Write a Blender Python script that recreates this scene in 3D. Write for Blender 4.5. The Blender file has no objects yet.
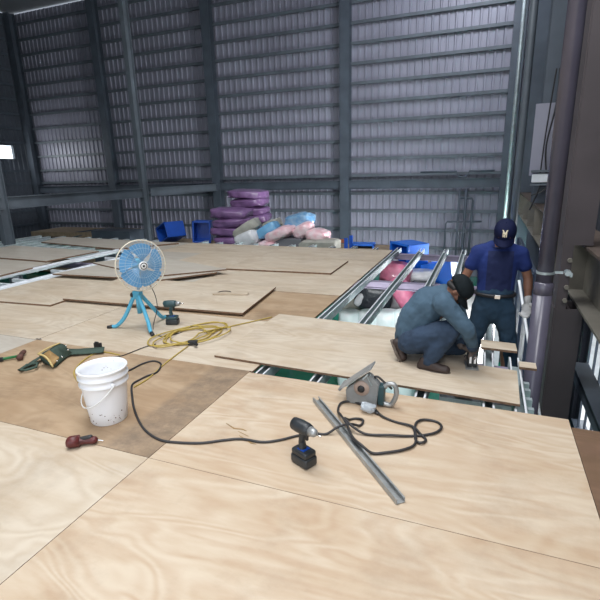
import bpy, bmesh, math, random
from mathutils import Vector, Matrix, noise
random.seed(7)
PI = math.pi
V = Vector
scene = bpy.context.scene
COL = scene.collection

# ------------------------------------------------------------------ camera
F = 460.0
H = 1.55
d1 = V((189, -133, 460)).normalized()
dn = V((45, 1650, 460)); dn = (dn - d1 * dn.dot(d1)).normalized()
ROWS = (d1.cross(-dn), d1, -dn)          # world x, y, z axes in image coordinates (x right, y down, z forward)
cam = bpy.data.cameras.new('camera')
cam.sensor_width = 36; cam.lens = 36 * F / 600; cam.clip_start = 0.05; cam.clip_end = 200
camo = bpy.data.objects.new('camera', cam); COL.objects.link(camo)
W = Matrix(((ROWS[0].x, -ROWS[0].y, -ROWS[0].z), (ROWS[1].x, -ROWS[1].y, -ROWS[1].z), (ROWS[2].x, -ROWS[2].y, -ROWS[2].z)))
camo.matrix_world = Matrix.Translation((0, 0, H)) @ W.to_4x4()
scene.camera = camo

# ------------------------------------------------------------------ world, lights, exposure
world = bpy.data.worlds.new('sky'); scene.world = world; world.use_nodes = True
wn = world.node_tree; bgn = wn.nodes['Background']
bgn.inputs[0].default_value = (0.86, 0.93, 1.0, 1); bgn.inputs[1].default_value = 2.0
scene.view_settings.view_transform = 'Standard'
scene.view_settings.look = 'None'
scene.view_settings.exposure = 0.0
scene.view_settings.gamma = 1.0
scene.view_settings.use_curve_mapping = False

def area(name, loc, target, sx, sy, power, col):
    l = bpy.data.lights.new(name, 'AREA'); l.shape = 'RECTANGLE'; l.size = sx; l.size_y = sy
    l.energy = power; l.color = col
    o = bpy.data.objects.new(name, l); COL.objects.link(o); o.location = loc
    o.rotation_euler = (V(target) - V(loc)).to_track_quat('-Z', 'Y').to_euler()
    return o
area('upper_right_key', (1.1, 0.6, 5.0), (-3.0, 2.6, 0), 4.0, 2.0, 285, (0.98, 0.98, 1.0))  # added key light from the upper right; the wall has no window there
area('overhead_fill', (-3.2, 3.4, 9.2), (-3.4, 3.2, 0), 6, 5, 930, (0.95, 0.98, 1.0))  # added overhead fill for the deck; the roof has no opening
area('back_wall_fill', (-.8, 14.0, 9.2), (-.6, 18.8, 1), 3, 3, 430, (0.86, 0.9, 1.0))  # added fill that brightens the right part of the back wall
area('side_door_daylight', (1.75, 11.65, -1.5), (-2.0, 11.0, -2.5), 2.4, 1.8, 1300, (0.95, 0.98, 1.0))
area('under_deck_fill', (-1.7, 5.4, -.30), (-1.4, 8.2, -2.2), 1.6, .3, 50, (.97, .99, 1.0))  # added fill to brighten the foam rolls, no fixture modelled
area('window_daylight', (-22.6, 16.5, 2.75), (-16, 18.8, 2.0), 2.0, .6, 45, (0.95, 0.98, 1.0))

# ------------------------------------------------------------------ pixel rays to world points on known planes
def ray(px, py):
    c = V((px - 300, py - 300, F)); return V((ROWS[0].dot(c), ROWS[1].dot(c), ROWS[2].dot(c)))
def PZ(px, py, z=0.0):
    r = ray(px, py); t = (z - H) / r.z; return V((r.x * t, r.y * t, z))
def PY(px, py, y):
    r = ray(px, py); t = y / r.y; return V((r.x * t, y, H + r.z * t))

# ------------------------------------------------------------------ materials
def mat(name, col, rough=0.5, metal=0.0, spec=0.5, bump=0.0, bscale=30, vary=0.0, vscale=3, col2=None, trans=0.0, alpha=1.0, coat=0.0, sheen=0.0, sub=0.0):
    m = bpy.data.materials.new(name); m.use_nodes = True
    nt = m.node_tree; b = nt.nodes['Principled BSDF']; L = nt.links
    b.inputs['Base Color'].default_value = (*col, 1)
    b.inputs['Roughness'].default_value = rough; b.inputs['Metallic'].default_value = metal
    b.inputs['Specular IOR Level'].default_value = spec
    b.inputs['Transmission Weight'].default_value = trans
    b.inputs['Alpha'].default_value = alpha
    b.inputs['Coat Weight'].default_value = coat
    tc = nt.nodes.new('ShaderNodeTexCoord')
    if vary > 0 or col2:
        n = nt.nodes.new('ShaderNodeTexNoise'); n.inputs['Scale'].default_value = vscale; n.inputs['Detail'].default_value = 5
        L.new(tc.outputs['Object'], n.inputs['Vector'])
        r = nt.nodes.new('ShaderNodeValToRGB')
        c2 = col2 if col2 else tuple(max(0, c * (1 - vary)) for c in col)
        r.color_ramp.elements[0].position = 0.35; r.color_ramp.elements[0].color = (*c2, 1)
        r.color_ramp.elements[1].position = 0.68; r.color_ramp.elements[1].color = (*col, 1)
        L.new(n.outputs['Fac'], r.inputs[0]); L.new(r.outputs[0], b.inputs['Base Color'])
    if bump > 0:
        n2 = nt.nodes.new('ShaderNodeTexNoise'); n2.inputs['Scale'].default_value = bscale; n2.inputs['Detail'].default_value = 4
        L.new(tc.outputs['Object'], n2.inputs['Vector'])
        bp = nt.nodes.new('ShaderNodeBump'); bp.inputs['Strength'].default_value = bump; bp.inputs['Distance'].default_value = 0.02
        L.new(n2.outputs['Fac'], bp.inputs['Height']); L.new(bp.outputs[0], b.inputs['Normal'])
    return m

def ply(name, light, mid, dark, blotch=0.5, stain=0.0):
    m = bpy.data.materials.new(name); m.use_nodes = True
    nt = m.node_tree; N = nt.nodes; L = nt.links; b = N['Principled BSDF']
    b.inputs['Roughness'].default_value = 0.55; b.inputs['Specular IOR Level'].default_value = 0.3
    tc = N.new('ShaderNodeTexCoord'); oi = N.new('ShaderNodeObjectInfo')
    mul = N.new('ShaderNodeVectorMath'); mul.operation = 'SCALE'; mul.inputs[0].default_value = (13, 7, 3)
    L.new(oi.outputs['Random'], mul.inputs['Scale'])
    add = N.new('ShaderNodeVectorMath'); add.operation = 'ADD'
    L.new(tc.outputs['Object'], add.inputs[0]); L.new(mul.outputs[0], add.inputs[1])
    mp = N.new('ShaderNodeMapping'); mp.inputs['Scale'].default_value = (0.55, 1.9, 1); L.new(add.outputs[0], mp.inputs[0])
    base = N.new('ShaderNodeTexNoise'); base.inputs['Scale'].default_value = 1.1; base.inputs['Detail'].default_value = 3; base.inputs['Distortion'].default_value = 0.6
    L.new(mp.outputs[0], base.inputs['Vector'])
    # contour bands of rotary-cut veneer: sine of the noise height
    k = N.new('ShaderNodeMath'); k.operation = 'MULTIPLY'; k.inputs[1].default_value = 95; L.new(base.outputs['Fac'], k.inputs[0])
    s = N.new('ShaderNodeMath'); s.operation = 'SINE'; L.new(k.outputs[0], s.inputs[0])
    s2 = N.new('ShaderNodeMapRange'); s2.inputs['From Min'].default_value = -1; L.new(s.outputs[0], s2.inputs['Value'])
    fine = N.new('ShaderNodeTexNoise'); fine.inputs['Scale'].default_value = 9; fine.inputs['Detail'].default_value = 6; L.new(mp.outputs[0], fine.inputs['Vector'])
    big = N.new('ShaderNodeTexNoise'); big.inputs['Scale'].default_value = 2.3; big.inputs['Detail'].default_value = 6; big.inputs['Roughness'].default_value = 0.62; L.new(mp.outputs[0], big.inputs['Vector'])
    r1 = N.new('ShaderNodeValToRGB'); r1.color_ramp.elements[0].position = 0.38; r1.color_ramp.elements[0].color = (*mid, 1)
    r1.color_ramp.elements[1].position = 0.6; r1.color_ramp.elements[1].color = (*light, 1)
    L.new(big.outputs['Fac'], r1.inputs[0])
    mix = N.new('ShaderNodeMix'); mix.data_type = 'RGBA'; mix.inputs['B'].default_value = (*dark, 1)
    ff = N.new('ShaderNodeMath'); ff.operation = 'MULTIPLY'; L.new(s2.outputs[0], ff.inputs[0]); L.new(fine.outputs['Fac'], ff.inputs[1])
    fs = N.new('ShaderNodeMath'); fs.operation = 'MULTIPLY'; fs.inputs[1].default_value = blotch; L.new(ff.outputs[0], fs.inputs[0])
    L.new(r1.outputs[0], mix.inputs['A']); L.new(fs.outputs[0], mix.inputs['Factor'])
    # dirt marks
    dm = N.new('ShaderNodeTexNoise'); dm.inputs['Scale'].default_value = 1.7; dm.inputs['Detail'].default_value = 8; dm.inputs['Roughness'].default_value = 0.7
    L.new(add.outputs[0], dm.inputs['Vector'])
    dr = N.new('ShaderNodeMapRange'); dr.inputs['From Min'].default_value = 0.5; dr.inputs['From Max'].default_value = 0.72; dr.inputs['To Max'].default_value = stain
    L.new(dm.outputs['Fac'], dr.inputs['Value'])
    mix2 = N.new('ShaderNodeMix'); mix2.data_type = 'RGBA'; mix2.inputs['B'].default_value = (dark[0] * .45, dark[1] * .45, dark[2] * .5, 1)
    L.new(mix.outputs['Result'], mix2.inputs['A']); L.new(dr.outputs[0], mix2.inputs['Factor'])
    L.new(mix2.outputs['Result'], b.inputs['Base Color'])
    bp = N.new('ShaderNodeBump'); bp.inputs['Strength'].default_value = 0.08; bp.inputs['Distance'].default_value = 0.01
    L.new(fine.outputs['Fac'], bp.inputs['Height']); L.new(bp.outputs[0], b.inputs['Normal'])
    return m

M = {}
M['ply'] = ply('plywood_light', (.585, .505, .405), (.515, .42, .315), (.40, .29, .19), .58, .26)
M['ply_warm'] = ply('plywood_warm', (.585, .485, .37), (.505, .385, .27), (.40, .25, .15), .62, .28)
M['ply_brown'] = ply('plywood_brown', (.44, .32, .21), (.36, .245, .15), (.25, .16, .09), .45, .5)
M['ply_grey'] = ply('plywood_grey', (.50, .46, .40), (.46, .41, .35), (.37, .31, .25), .35, .08)
M['ply_worn'] = ply('plywood_brown_worn', (.44, .32, .21), (.36, .245, .15), (.25, .16, .09), .45, .5)
_n = M['ply_worn'].node_tree; _b = _n.nodes['Principled BSDF']; _o = _b.inputs['Base Color'].links[0].from_socket
_t = _n.nodes.new('ShaderNodeTexCoord'); _x = _n.nodes.new('ShaderNodeSeparateXYZ'); _n.links.new(_t.outputs['Object'], _x.inputs[0])
_ns = _n.nodes.new('ShaderNodeTexNoise'); _ns.inputs['Scale'].default_value = 7; _ns.inputs['Detail'].default_value = 8; _ns.inputs['Roughness'].default_value = .75; _n.links.new(_t.outputs['Object'], _ns.inputs['Vector'])
_r = _n.nodes.new('ShaderNodeMapRange'); _r.inputs['From Min'].default_value = -2.05; _r.inputs['From Max'].default_value = -1.98; _n.links.new(_x.outputs[0], _r.inputs['Value'])
_c = _n.nodes.new('ShaderNodeMapRange'); _c.inputs['From Min'].default_value = .35; _c.inputs['From Max'].default_value = .65; _c.inputs['To Min'].default_value = .25; _c.inputs['To Max'].default_value = .95; _n.links.new(_ns.outputs['Fac'], _c.inputs['Value'])
_m = _n.nodes.new('ShaderNodeMath'); _m.operation = 'MULTIPLY'; _n.links.new(_r.outputs[0], _m.inputs[0]); _n.links.new(_c.outputs[0], _m.inputs[1])
_k = _n.nodes.new('ShaderNodeMix'); _k.data_type = 'RGBA'; _k.inputs['B'].default_value = (.19, .14, .10, 1); _n.links.new(_o, _k.inputs['A']); _n.links.new(_m.outputs[0], _k.inputs['Factor']); _n.links.new(_k.outputs['Result'], _b.inputs['Base Color'])
M['ply_dark'] = ply('plywood_dark', (.20, .12, .08), (.16, .10, .06), (.10, .06, .04), .5, .3)
M['ply_edge'] = mat('plywood_edge', (.22, .13, .08), .8, vary=.4, vscale=25)
M['galv'] = mat('galvanised_steel', (.50, .58, .60), .35, .45, vary=.25, vscale=12)
M['galv_w'] = mat('galvanised_bright', (.86, .89, .93), .4, .15, vary=.15, vscale=8)
M['beam'] = mat('primer_purple_beam', (.30, .26, .36), .6, .1, vary=.25, vscale=6)
M['steel'] = mat('painted_steel_blue_grey', (.10, .122, .155), .5, .1, vary=.25, vscale=2)
M['steel_l'] = mat('painted_steel_light', (.145, .17, .20), .5, .1, vary=.25, vscale=2)
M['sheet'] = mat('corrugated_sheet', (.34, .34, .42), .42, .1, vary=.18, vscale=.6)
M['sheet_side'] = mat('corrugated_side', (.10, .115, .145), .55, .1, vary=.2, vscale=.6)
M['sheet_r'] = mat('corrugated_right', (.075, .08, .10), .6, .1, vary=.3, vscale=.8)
M['girder'] = mat('girder_paint', (.24, .22, .185), .6, .1, vary=.35, vscale=3)
M['girder_dirt'] = mat('girder_dusty_top', (.11, .08, .065), .9, vary=.4, vscale=8)
M['colr'] = mat('column_dark_brown', (.085, .07, .075), .65, .1, vary=.25, vscale=2)
M['pvc'] = mat('grey_pvc', (.105, .098, .135), .26, 0, .6, vary=.15, vscale=5)
M['partition'] = mat('dark_blue_partition', (.045, .065, .11), .5, .1, vary=.2)
M['galv_d'] = mat('galvanised_shaded', (.42, .50, .52), .55, .15, vary=.25, vscale=12)  # darker copy of the steel, shade put into the joist colour
M['orange'] = mat('orange_paint', (.45, .13, .05), .5, vary=.2)
M['roof'] = mat('roof_sheet', (.22, .23, .26), .6)
M['epoxy'] = mat('green_epoxy', (.02, .27, .18), .12, 0, .6, vary=.3, vscale=1.2)
M['concrete'] = mat('concrete_apron', (.55, .55, .53), .9, vary=.15)
M['purple'] = mat('purple_bag', (.26, .14, .32), .28, 0, .6, bump=1.0, bscale=9, vary=.35, vscale=5, coat=.3)
M['pinkbag'] = mat('pink_bag', (.80, .45, .50), .3, 0, .6, bump=.6, bscale=12, col2=(.86, .70, .72), vscale=6, coat=.3)
M['pinkhot'] = mat('hot_pink_bag', (.90, .26, .42), .35, 0, .6, bump=.5, bscale=10, vary=.25, vscale=5, coat=.3)
M['bluebag'] = mat('blue_bag', (.12, .32, .58), .25, 0, .7, bump=.6, bscale=12, col2=(.28, .45, .62), vscale=7, coat=.5)
M['cyanbag'] = mat('cyan_bag', (.18, .45, .72), .35, 0, .6, bump=.4, bscale=12, vary=.2, coat=.3)
M['whitebag'] = mat('white_bag', (.72, .73, .76), .35, 0, .5, bump=.5, bscale=12, vary=.2, vscale=5, coat=.2)
M['greybag'] = mat('grey_sack', (.42, .41, .36), .6, bump=.4, bscale=12, vary=.3, vscale=5)
M['blackbag'] = mat('black_bag', (.03, .035, .045), .3, 0, .6, bump=.6, bscale=12)
M['foam'] = mat('foam_wrap', (.80, .84, .86), .45, 0, .4, bump=.4, bscale=9, col2=(.66, .80, .80), vscale=4)
M['greybox'] = mat('grey_box', (.16, .16, .18), .6)
M['blue'] = mat('blue_plastic', (.01, .085, .48), .35, 0, .5, vary=.2, vscale=3)
M['blue_l'] = mat('blue_plastic_bright', (.015, .17, .75), .35, 0, .5, vary=.15, vscale=3)
M['white_plastic'] = mat('white_bucket_plastic', (.83, .84, .87), .35, 0, .5, bump=.03)
M['white'] = mat('white_paint', (.8, .8, .8), .5)
M['cream'] = mat('cream_metal', (.75, .68, .55), .4)
M['fanblue'] = mat('fan_leg_blue', (.10, .42, .62), .35, .1, .5)
M['fanblade'] = mat('fan_blade_blue', (.14, .38, .66), .3, 0, .5, alpha=.8)
M['fancage'] = mat('fan_cage_wire', (.40, .52, .62), .4, .2)
M['black'] = mat('black_rubber', (.018, .018, .02), .5)
M['blackpl'] = mat('black_plastic', (.03, .035, .04), .42, vary=.3, vscale=20)
M['tealdk'] = mat('dark_teal_plastic', (.03, .07, .08), .42)
M['red'] = mat('dark_red_plastic', (.12, .02, .02), .45, vary=.4, vscale=30)
M['cable'] = mat('black_cable', (.03, .028, .03), .5)
M['yellow'] = mat('yellow_hose', (.44, .32, .07), .45)
M['alu'] = mat('cast_aluminium', (.42, .43, .43), .42, .5, vary=.25, vscale=15)
M['sawbody'] = mat('saw_housing', (.48, .36, .30), .5, .1, vary=.2)
M['sawgrey'] = mat('saw_grey', (.30, .31, .31), .5, .1, vary=.2, vscale=10)
M['chrome'] = mat('chrome', (.8, .8, .8), .2, 1)
M['canvas'] = mat('green_canvas', (.055, .09, .07), .85, bump=.3, bscale=60, vary=.25)
M['leather'] = mat('tan_leather', (.36, .22, .08), .7, vary=.35, vscale=20)
M['trim'] = mat('yellow_trim', (.55, .42, .18), .7)
M['greenh'] = mat('green_handle', (.02, .16, .05), .5)
M['rust'] = mat('rusty_steel', (.16, .075, .06), .7, .3, vary=.4, vscale=30)
M['skin'] = mat('skin', (.26, .125, .08), .55, bump=.1, bscale=40, vary=.12, vscale=12)
M['hair'] = mat('hair_black', (.012, .01, .01), .6)
M['eye'] = mat('eye', (.5, .5, .5), .2)
M['lips'] = mat('lips', (.22, .08, .06), .5)
M['tee'] = mat('royal_blue_cloth', (.006, .024, .15), .85, bump=.4, bscale=9, vary=.25, vscale=6)
M['tee_dk'] = mat('navy_cloth', (.006, .016, .085), .85, bump=.3, bscale=9, vary=.2, vscale=6)
M['jeans'] = mat('dark_jeans', (.015, .045, .085), .9, bump=.4, bscale=10, vary=.3, vscale=6)
M['belt'] = mat('black_belt', (.012, .012, .015), .5)
M['cap'] = mat('navy_cap', (.004, .010, .065), .8, bump=.1, bscale=80)
M['capg'] = mat('dark_cap', (.014, .024, .03), .85, bump=.2, bscale=80, vary=.3, vscale=20)
M['logo'] = mat('cream_thread', (.75, .66, .48), .7)
M['glove'] = mat('white_glove', (.66, .66, .66), .9, bump=.3, bscale=80, vary=.15, vscale=20)
M['gloveg'] = mat('grey_glove', (.15, .12, .11), .85, bump=.3, bscale=60, vary=.3, vscale=20)
M['work'] = mat('grey_blue_work_shirt', (.062, .115, .17), .85, bump=.4, bscale=9, vary=.22, vscale=7)
M['trousers'] = mat('dark_work_trousers', (.030, .055, .10), .9, bump=.45, bscale=9, vary=.3, vscale=7)
M['shoe'] = mat('brown_shoe', (.055, .035, .03), .6, vary=.4, vscale=20)
M['sole'] = mat('dusty_sole', (.15, .12, .10), .8, vary=.4, vscale=30)
M['wood'] = mat('rough_wood', (.36, .27, .18), .8, vary=.3, vscale=8)
M['bagclear'] = mat('clear_plastic_bag', (.62, .68, .74), .18, 0, .7, bump=.8, bscale=25, alpha=.6)
M['foil'] = mat('silver_foil', (.6, .62, .66), .25, .9, bump=1, bscale=30)

# ------------------------------------------------------------------ mesh helpers
def obj(name, bm, m, parent=None, smooth=False, loc=None):
    me = bpy.data.meshes.new(name)
    if smooth:
        for f in bm.faces: f.smooth = True
    bm.normal_update(); bm.to_mesh(me); bm.free()
    if isinstance(m, (list, tuple)):
        for x in m: me.materials.append(M[x])
    else: me.materials.append(M[m])
    o = bpy.data.objects.new(name, me); COL.objects.link(o)
    if parent: o.parent = parent
    if loc is not None: o.location = loc
    return o
def tag(o, label=None, cat=None, group=None, kind=None):
    if label: o['label'] = label
    if cat: o['category'] = cat
    if group: o['group'] = group
    if kind: o['kind'] = kind
    return o
def thing(name, label, cat, loc=(0, 0, 0), rz=0, group=None, rot=None):
    o = bpy.data.objects.new(name, None); COL.objects.link(o); o.location = loc
    o.rotation_euler = rot if rot else (0, 0, rz); o.empty_display_size = .1
    return tag(o, label, cat, group)
def struct(name, label=None, loc=(0, 0, 0)):
    o = bpy.data.objects.new(name, None); COL.objects.link(o); o.location = loc; o['kind'] = 'structure'
    if label: o['label'] = label
    return o
def copy_tree(o, parent=None):
    c = o.copy(); COL.objects.link(c); c.parent = parent
    for ch in o.children: copy_tree(ch, c)
    return c
def NB(): return bmesh.new()
def box(bm, c, s, rot=None, bev=0, mi=0):
    r = bmesh.ops.create_cube(bm, size=1)
    vs = r['verts']
    mt = Matrix.Translation(c) @ (rot.to_4x4() if rot else Matrix.Identity(4)) @ Matrix.Diagonal((*s, 1))
    bmesh.ops.transform(bm, matrix=mt, verts=vs)
    fs = set(f for v in vs for f in v.link_faces)
    for f in fs: f.material_index = mi
    if bev > 0:
        es = list(set(e for v in vs for e in v.link_edges))
        bmesh.ops.bevel(bm, geom=es, offset=bev, segments=2, affect='EDGES', profile=.6)
    return bm
def frame(d, up=None):
    d = V(d).normalized(); u = V(up) if up else V((0, 0, 1))
    if abs(d.dot(u.normalized())) > .97: u = V((1, 0, 0)) if abs(d.x) < .9 else V((0, 1, 0))
    a = u.cross(d).normalized(); b = d.cross(a)
    return a, b, d
def tube(bm, pts, r, n=8, closed=False, cap=True, mi=0):
    pts = [V(p) for p in pts]; rr = r if isinstance(r, (list, tuple)) else [r] * len(pts)
    rings = []; L = len(pts); a = None
    for i, p in enumerate(pts):
        if closed: d = pts[(i + 1) % L] - pts[i - 1]
        else: d = pts[min(i + 1, L - 1)] - pts[max(i - 1, 0)]
        if d.length < 1e-9: d = V((0, 0, 1))
        d.normalize()
        if a is None: a, b, _ = frame(d)
        else:
            a = a - d * a.dot(d)
            if a.length < 1e-6: a = frame(d)[0]
            a.normalize(); b = d.cross(a)
        rings.append([bm.verts.new(p + (a * math.cos(2 * PI * k / n) + b * math.sin(2 * PI * k / n)) * rr[i]) for k in range(n)])
    m = L if closed else L - 1
    for i in range(m):
        A = rings[i]; B = rings[(i + 1) % L]
        for k in range(n):
            f = bm.faces.new((A[k], A[(k + 1) % n], B[(k + 1) % n], B[k])); f.material_index = mi
    if not closed and cap:
        bm.faces.new(rings[0][::-1]).material_index = mi; bm.faces.new(rings[-1]).material_index = mi
    return bm
def cyl(bm, a, b, r, n=16, mi=0): return tube(bm, [a, b], r, n, mi=mi)
def lathe(bm, prof, n=32, c=(0, 0, 0), axis=None):
    """prof: (radius, height) list around +Z through c"""
    rings = []; R = V((0, 0, 1)).rotation_difference(V(axis)).to_matrix() if axis else Matrix.Identity(3)
    for r, z in prof:
        if r < 1e-6: rings.append([bm.verts.new(V(c) + R @ V((0, 0, z)))])
        else: rings.append([bm.verts.new(V(c) + R @ V((r * math.cos(2 * PI * k / n), r * math.sin(2 * PI * k / n), z))) for k in range(n)])
    for A, B in zip(rings, rings[1:]):
        if len(A) == 1 and len(B) == 1: continue
        for k in range(n):
            k2 = (k + 1) % n
            if len(A) == 1: bm.faces.new((A[0], B[k2], B[k]))
            elif len(B) == 1: bm.faces.new((A[k], A[k2], B[0]))
            else: bm.faces.new((A[k], A[k2], B[k2], B[k]))
    return bm
def prism(bm, poly, thick, mi=0, dirv=None):
    """extrude a polygon (3-D points, counter-clockwise from above) downward by thick"""
    d = V(dirv) if dirv else V((0, 0, -thick))
    top = [bm.verts.new(V(p)) for p in poly]; bot = [bm.verts.new(V(p) + d) for p in poly]
    n = len(poly)
    bm.faces.new(top).material_index = mi; bm.faces.new(bot[::-1]).material_index = mi
    for k in range(n):
        f = bm.faces.new((top[k], bot[k], bot[(k + 1) % n], top[(k + 1) % n])); f.material_index = 1 if mi == 0 else mi
    return bm
def ell(bm, c, r, rot=None, seg=16, rings=10):
    res = bmesh.ops.create_uvsphere(bm, u_segments=seg, v_segments=rings, radius=1)
    mt = Matrix.Translation(c) @ (rot.to_4x4() if rot else Matrix.Identity(4)) @ Matrix.Diagonal((*(r if isinstance(r, (tuple, list)) else (r, r, r)), 1))
    bmesh.ops.transform(bm, matrix=mt, verts=res['verts']); return bm
def capsule(bm, p0, p1, r0, r1, flat=1.0, side=None, n=14):
    """closed tapered capsule; flat scales thickness along the axis perpendicular to `side`"""
    p0 = V(p0); p1 = V(p1); d = p1 - p0; L = d.length; d.normalize()
    if side is not None:
        a = V(side); a = (a - d * a.dot(d)).normalized(); b = d.cross(a)
    else: a, b, _ = frame(d)
    prof = []
    for i in range(5): t = PI / 2 * i / 5; prof.append((-r0 * math.cos(t), r0 * math.sin(t)))
    prof += [(0, r0)]
    for i in range(1, 4): prof.append((L * i / 4, r0 + (r1 - r0) * i / 4))
    prof.append((L, r1))
    for i in range(1, 6): t = PI / 2 * i / 5; prof.append((L + r1 * math.sin(t), r1 * math.cos(t)))
    rings = []
    for h_, r in prof:
        if r < 1e-5: rings.append([bm.verts.new(p0 + d * h_)])
        else: rings.append([bm.verts.new(p0 + d * h_ + (a * math.cos(2 * PI * k / n) + b * math.sin(2 * PI * k / n) * flat) * r) for k in range(n)])
    for A, B in zip(rings, rings[1:]):
        for k in range(n):
            k2 = (k + 1) % n
            if len(A) == 1: bm.faces.new((A[0], B[k2], B[k]))
            elif len(B) == 1: bm.faces.new((A[k], A[k2], B[0]))
            else: bm.faces.new((A[k], A[k2], B[k2], B[k]))
    return bm
def chain(bm, pts, rs, flat=1.0, side=None):
    for i in range(len(pts) - 1): capsule(bm, pts[i], pts[i + 1], rs[i], rs[i + 1], flat, side)
    return bm
def blob(name, bm, m, parent, voxel=.008, smooth=3, wrinkle=0, wscale=.12):
    """overlapping closed shapes fused to ONE continuous surface"""
    o = obj(name, bm, m, parent)
    r = o.modifiers.new('fuse', 'REMESH'); r.mode = 'VOXEL'; r.voxel_size = voxel; r.use_smooth_shade = True
    s = o.modifiers.new('smooth', 'SMOOTH'); s.iterations = smooth; s.factor = .5
    if wrinkle:
        t = bpy.data.textures.new(name + '_folds', 'CLOUDS'); t.noise_scale = wscale; t.noise_depth = 2
        dmod = o.modifiers.new('folds', 'DISPLACE'); dmod.texture = t; dmod.strength = wrinkle; dmod.mid_level = .5
    return o
def spline(pts, n=8, closed=False):
    pts = [V(p) for p in pts]; out = []; L = len(pts)
    rng = range(L) if closed else range(L - 1)
    for i in rng:
        p0 = pts[(i - 1) % L] if closed or i > 0 else pts[0]; p1 = pts[i]; p2 = pts[(i + 1) % L]
        p3 = pts[(i + 2) % L] if closed or i + 2 < L else pts[-1]
        for k in range(n):
            t = k / n
            out.append(.5 * ((2 * p1) + (p2 - p0) * t + (2 * p0 - 5 * p1 + 4 * p2 - p3) * t * t + (3 * p1 - p0 - 3 * p2 + p3) * t ** 3))
    if not closed: out.append(pts[-1])
    return out

# ================================================================== SETTING
YB = 19.0; XL = -23.0; XR = 1.45; GZ = -2.6; ROOF = 9.5
def corrugated(name, p0, p1, z0, z1, outn, m, parent, pitch=.25, dep=.045, thick=.02):
    p0 = V(p0); p1 = V(p1); L = (p1 - p0).length; d = (p1 - p0).normalized(); nn = V(outn)
    prof = []; x = 0
    while x < L:
        for a, h_ in ((0, 0), (.16, 0), (.19, dep), (.24, dep)):
            if x + a * pitch / .25 <= L: prof.append((x + a * pitch / .25, h_))
        x += pitch
    prof.append((L, 0))
    bm = NB(); cols = []
    for a, h_ in prof:
        p = p0 + d * a + nn * h_; q = p0 + d * a - nn * thick
        cols.append([bm.verts.new((p.x, p.y, z0)), bm.verts.new((p.x, p.y, z1)), bm.verts.new((q.x, q.y, z1)), bm.verts.new((q.x, q.y, z0))])
    for A, B in zip(cols, cols[1:]):
        for k in range(4): bm.faces.new((A[k], B[k], B[(k + 1) % 4], A[(k + 1) % 4]))
    bm.faces.new(cols[0]); bm.faces.new(cols[-1][::-1])
    bmesh.ops.recalc_face_normals(bm, faces=bm.faces)
    return obj(name, bm, m, parent)
def hcol(bm, x, y, z0, z1, w=.34, dpt=.34, tf=.02, along='x'):
    """H section column, flanges facing -y/+y when along='x'"""
    if along == 'x':
        box(bm, (x, y - dpt / 2, (z0 + z1) / 2), (w, tf, z1 - z0)); box(bm, (x, y + dpt / 2, (z0 + z1) / 2), (w, tf, z1 - z0))
        box(bm, (x, y, (z0 + z1) / 2), (tf, dpt, z1 - z0))
    else:
        box(bm, (x - dpt / 2, y, (z0 + z1) / 2), (tf, w, z1 - z0)); box(bm, (x + dpt / 2, y, (z0 + z1) / 2), (tf, w, z1 - z0))
        box(bm, (x, y, (z0 + z1) / 2), (dpt, tf, z1 - z0))
    return bm

# --- ground floor (green epoxy) and outdoor apron
bm = NB(); box(bm, ((XL + XR) / 2, (YB - 5) / 2 + 0, GZ - .1), (XR - XL, YB + 5, .2))
g = obj('ground_floor', bm, 'epoxy'); tag(g, 'shiny green epoxy floor of the hall below the deck', kind='structure')
bm = NB(); box(bm, (XR + 8.2, 7, GZ - .12), (16, 30, .2))
g = obj('outdoor_ground', bm, 'concrete'); tag(g, 'pale concrete yard outside the right wall', kind='structure')

bm = NB(); box(bm, (-.4, 12.9, GZ + .004), (1.8, 7.4, .012))  # pale colour stands in for floor glaring with daylight
g = obj('daylit_floor_patch', bm, 'concrete'); tag(g, 'strip of the ground floor coloured pale to stand for bright daylight', kind='structure')
# --- back wall
wb = struct('wall_back', 'corrugated grey steel back wall with horizontal girts')
corrugated('corrugated_sheet', (XL, YB, 0), (XR, YB, 0), GZ, ROOF, (0, -1, 0), 'sheet', wb, pitch=.27)
colx = [-22.7, -17.4, -11.4, -5.4, .6]
for i, cx in enumerate(colx):
    obj('column', hcol(NB(), cx, YB - .3, GZ, ROOF, .38, .34), 'steel', wb)
girtz = [-2.2, -1.5, -.79, -.06, .65, 1.35, 1.99, 2.70, 3.4, 4.1, 4.8, 5.5, 6.2, 6.9, 7.6, 8.3, 9.0]
for a, b_ in zip(colx, colx[1:]):
    for z in girtz:
        bm = NB(); x0 = a + .19; x1 = b_ - .19; xm = (x0 + x1) / 2; w = x1 - x0
        box(bm, (xm, YB - .16, z), (w, .012, .10)); box(bm, (xm, YB - .12, z + .05), (w, .09, .012)); box(bm, (xm, YB - .12, z - .05), (w, .09, .012))
        obj('girt', bm, 'steel_l', wb)
for a, b_ in zip(colx, colx[1:]):
    bm = NB(); xm = (a + b_) / 2; w = b_ - a - .2
    box(bm, (xm, YB - .38, 1.16), (w, .2, .016)); box(bm, (xm, YB - .38, .84), (w, .2, .016)); box(bm, (xm, YB - .38, 1.0), (w, .014, .32))
    obj('beam', bm, 'steel', wb)

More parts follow.
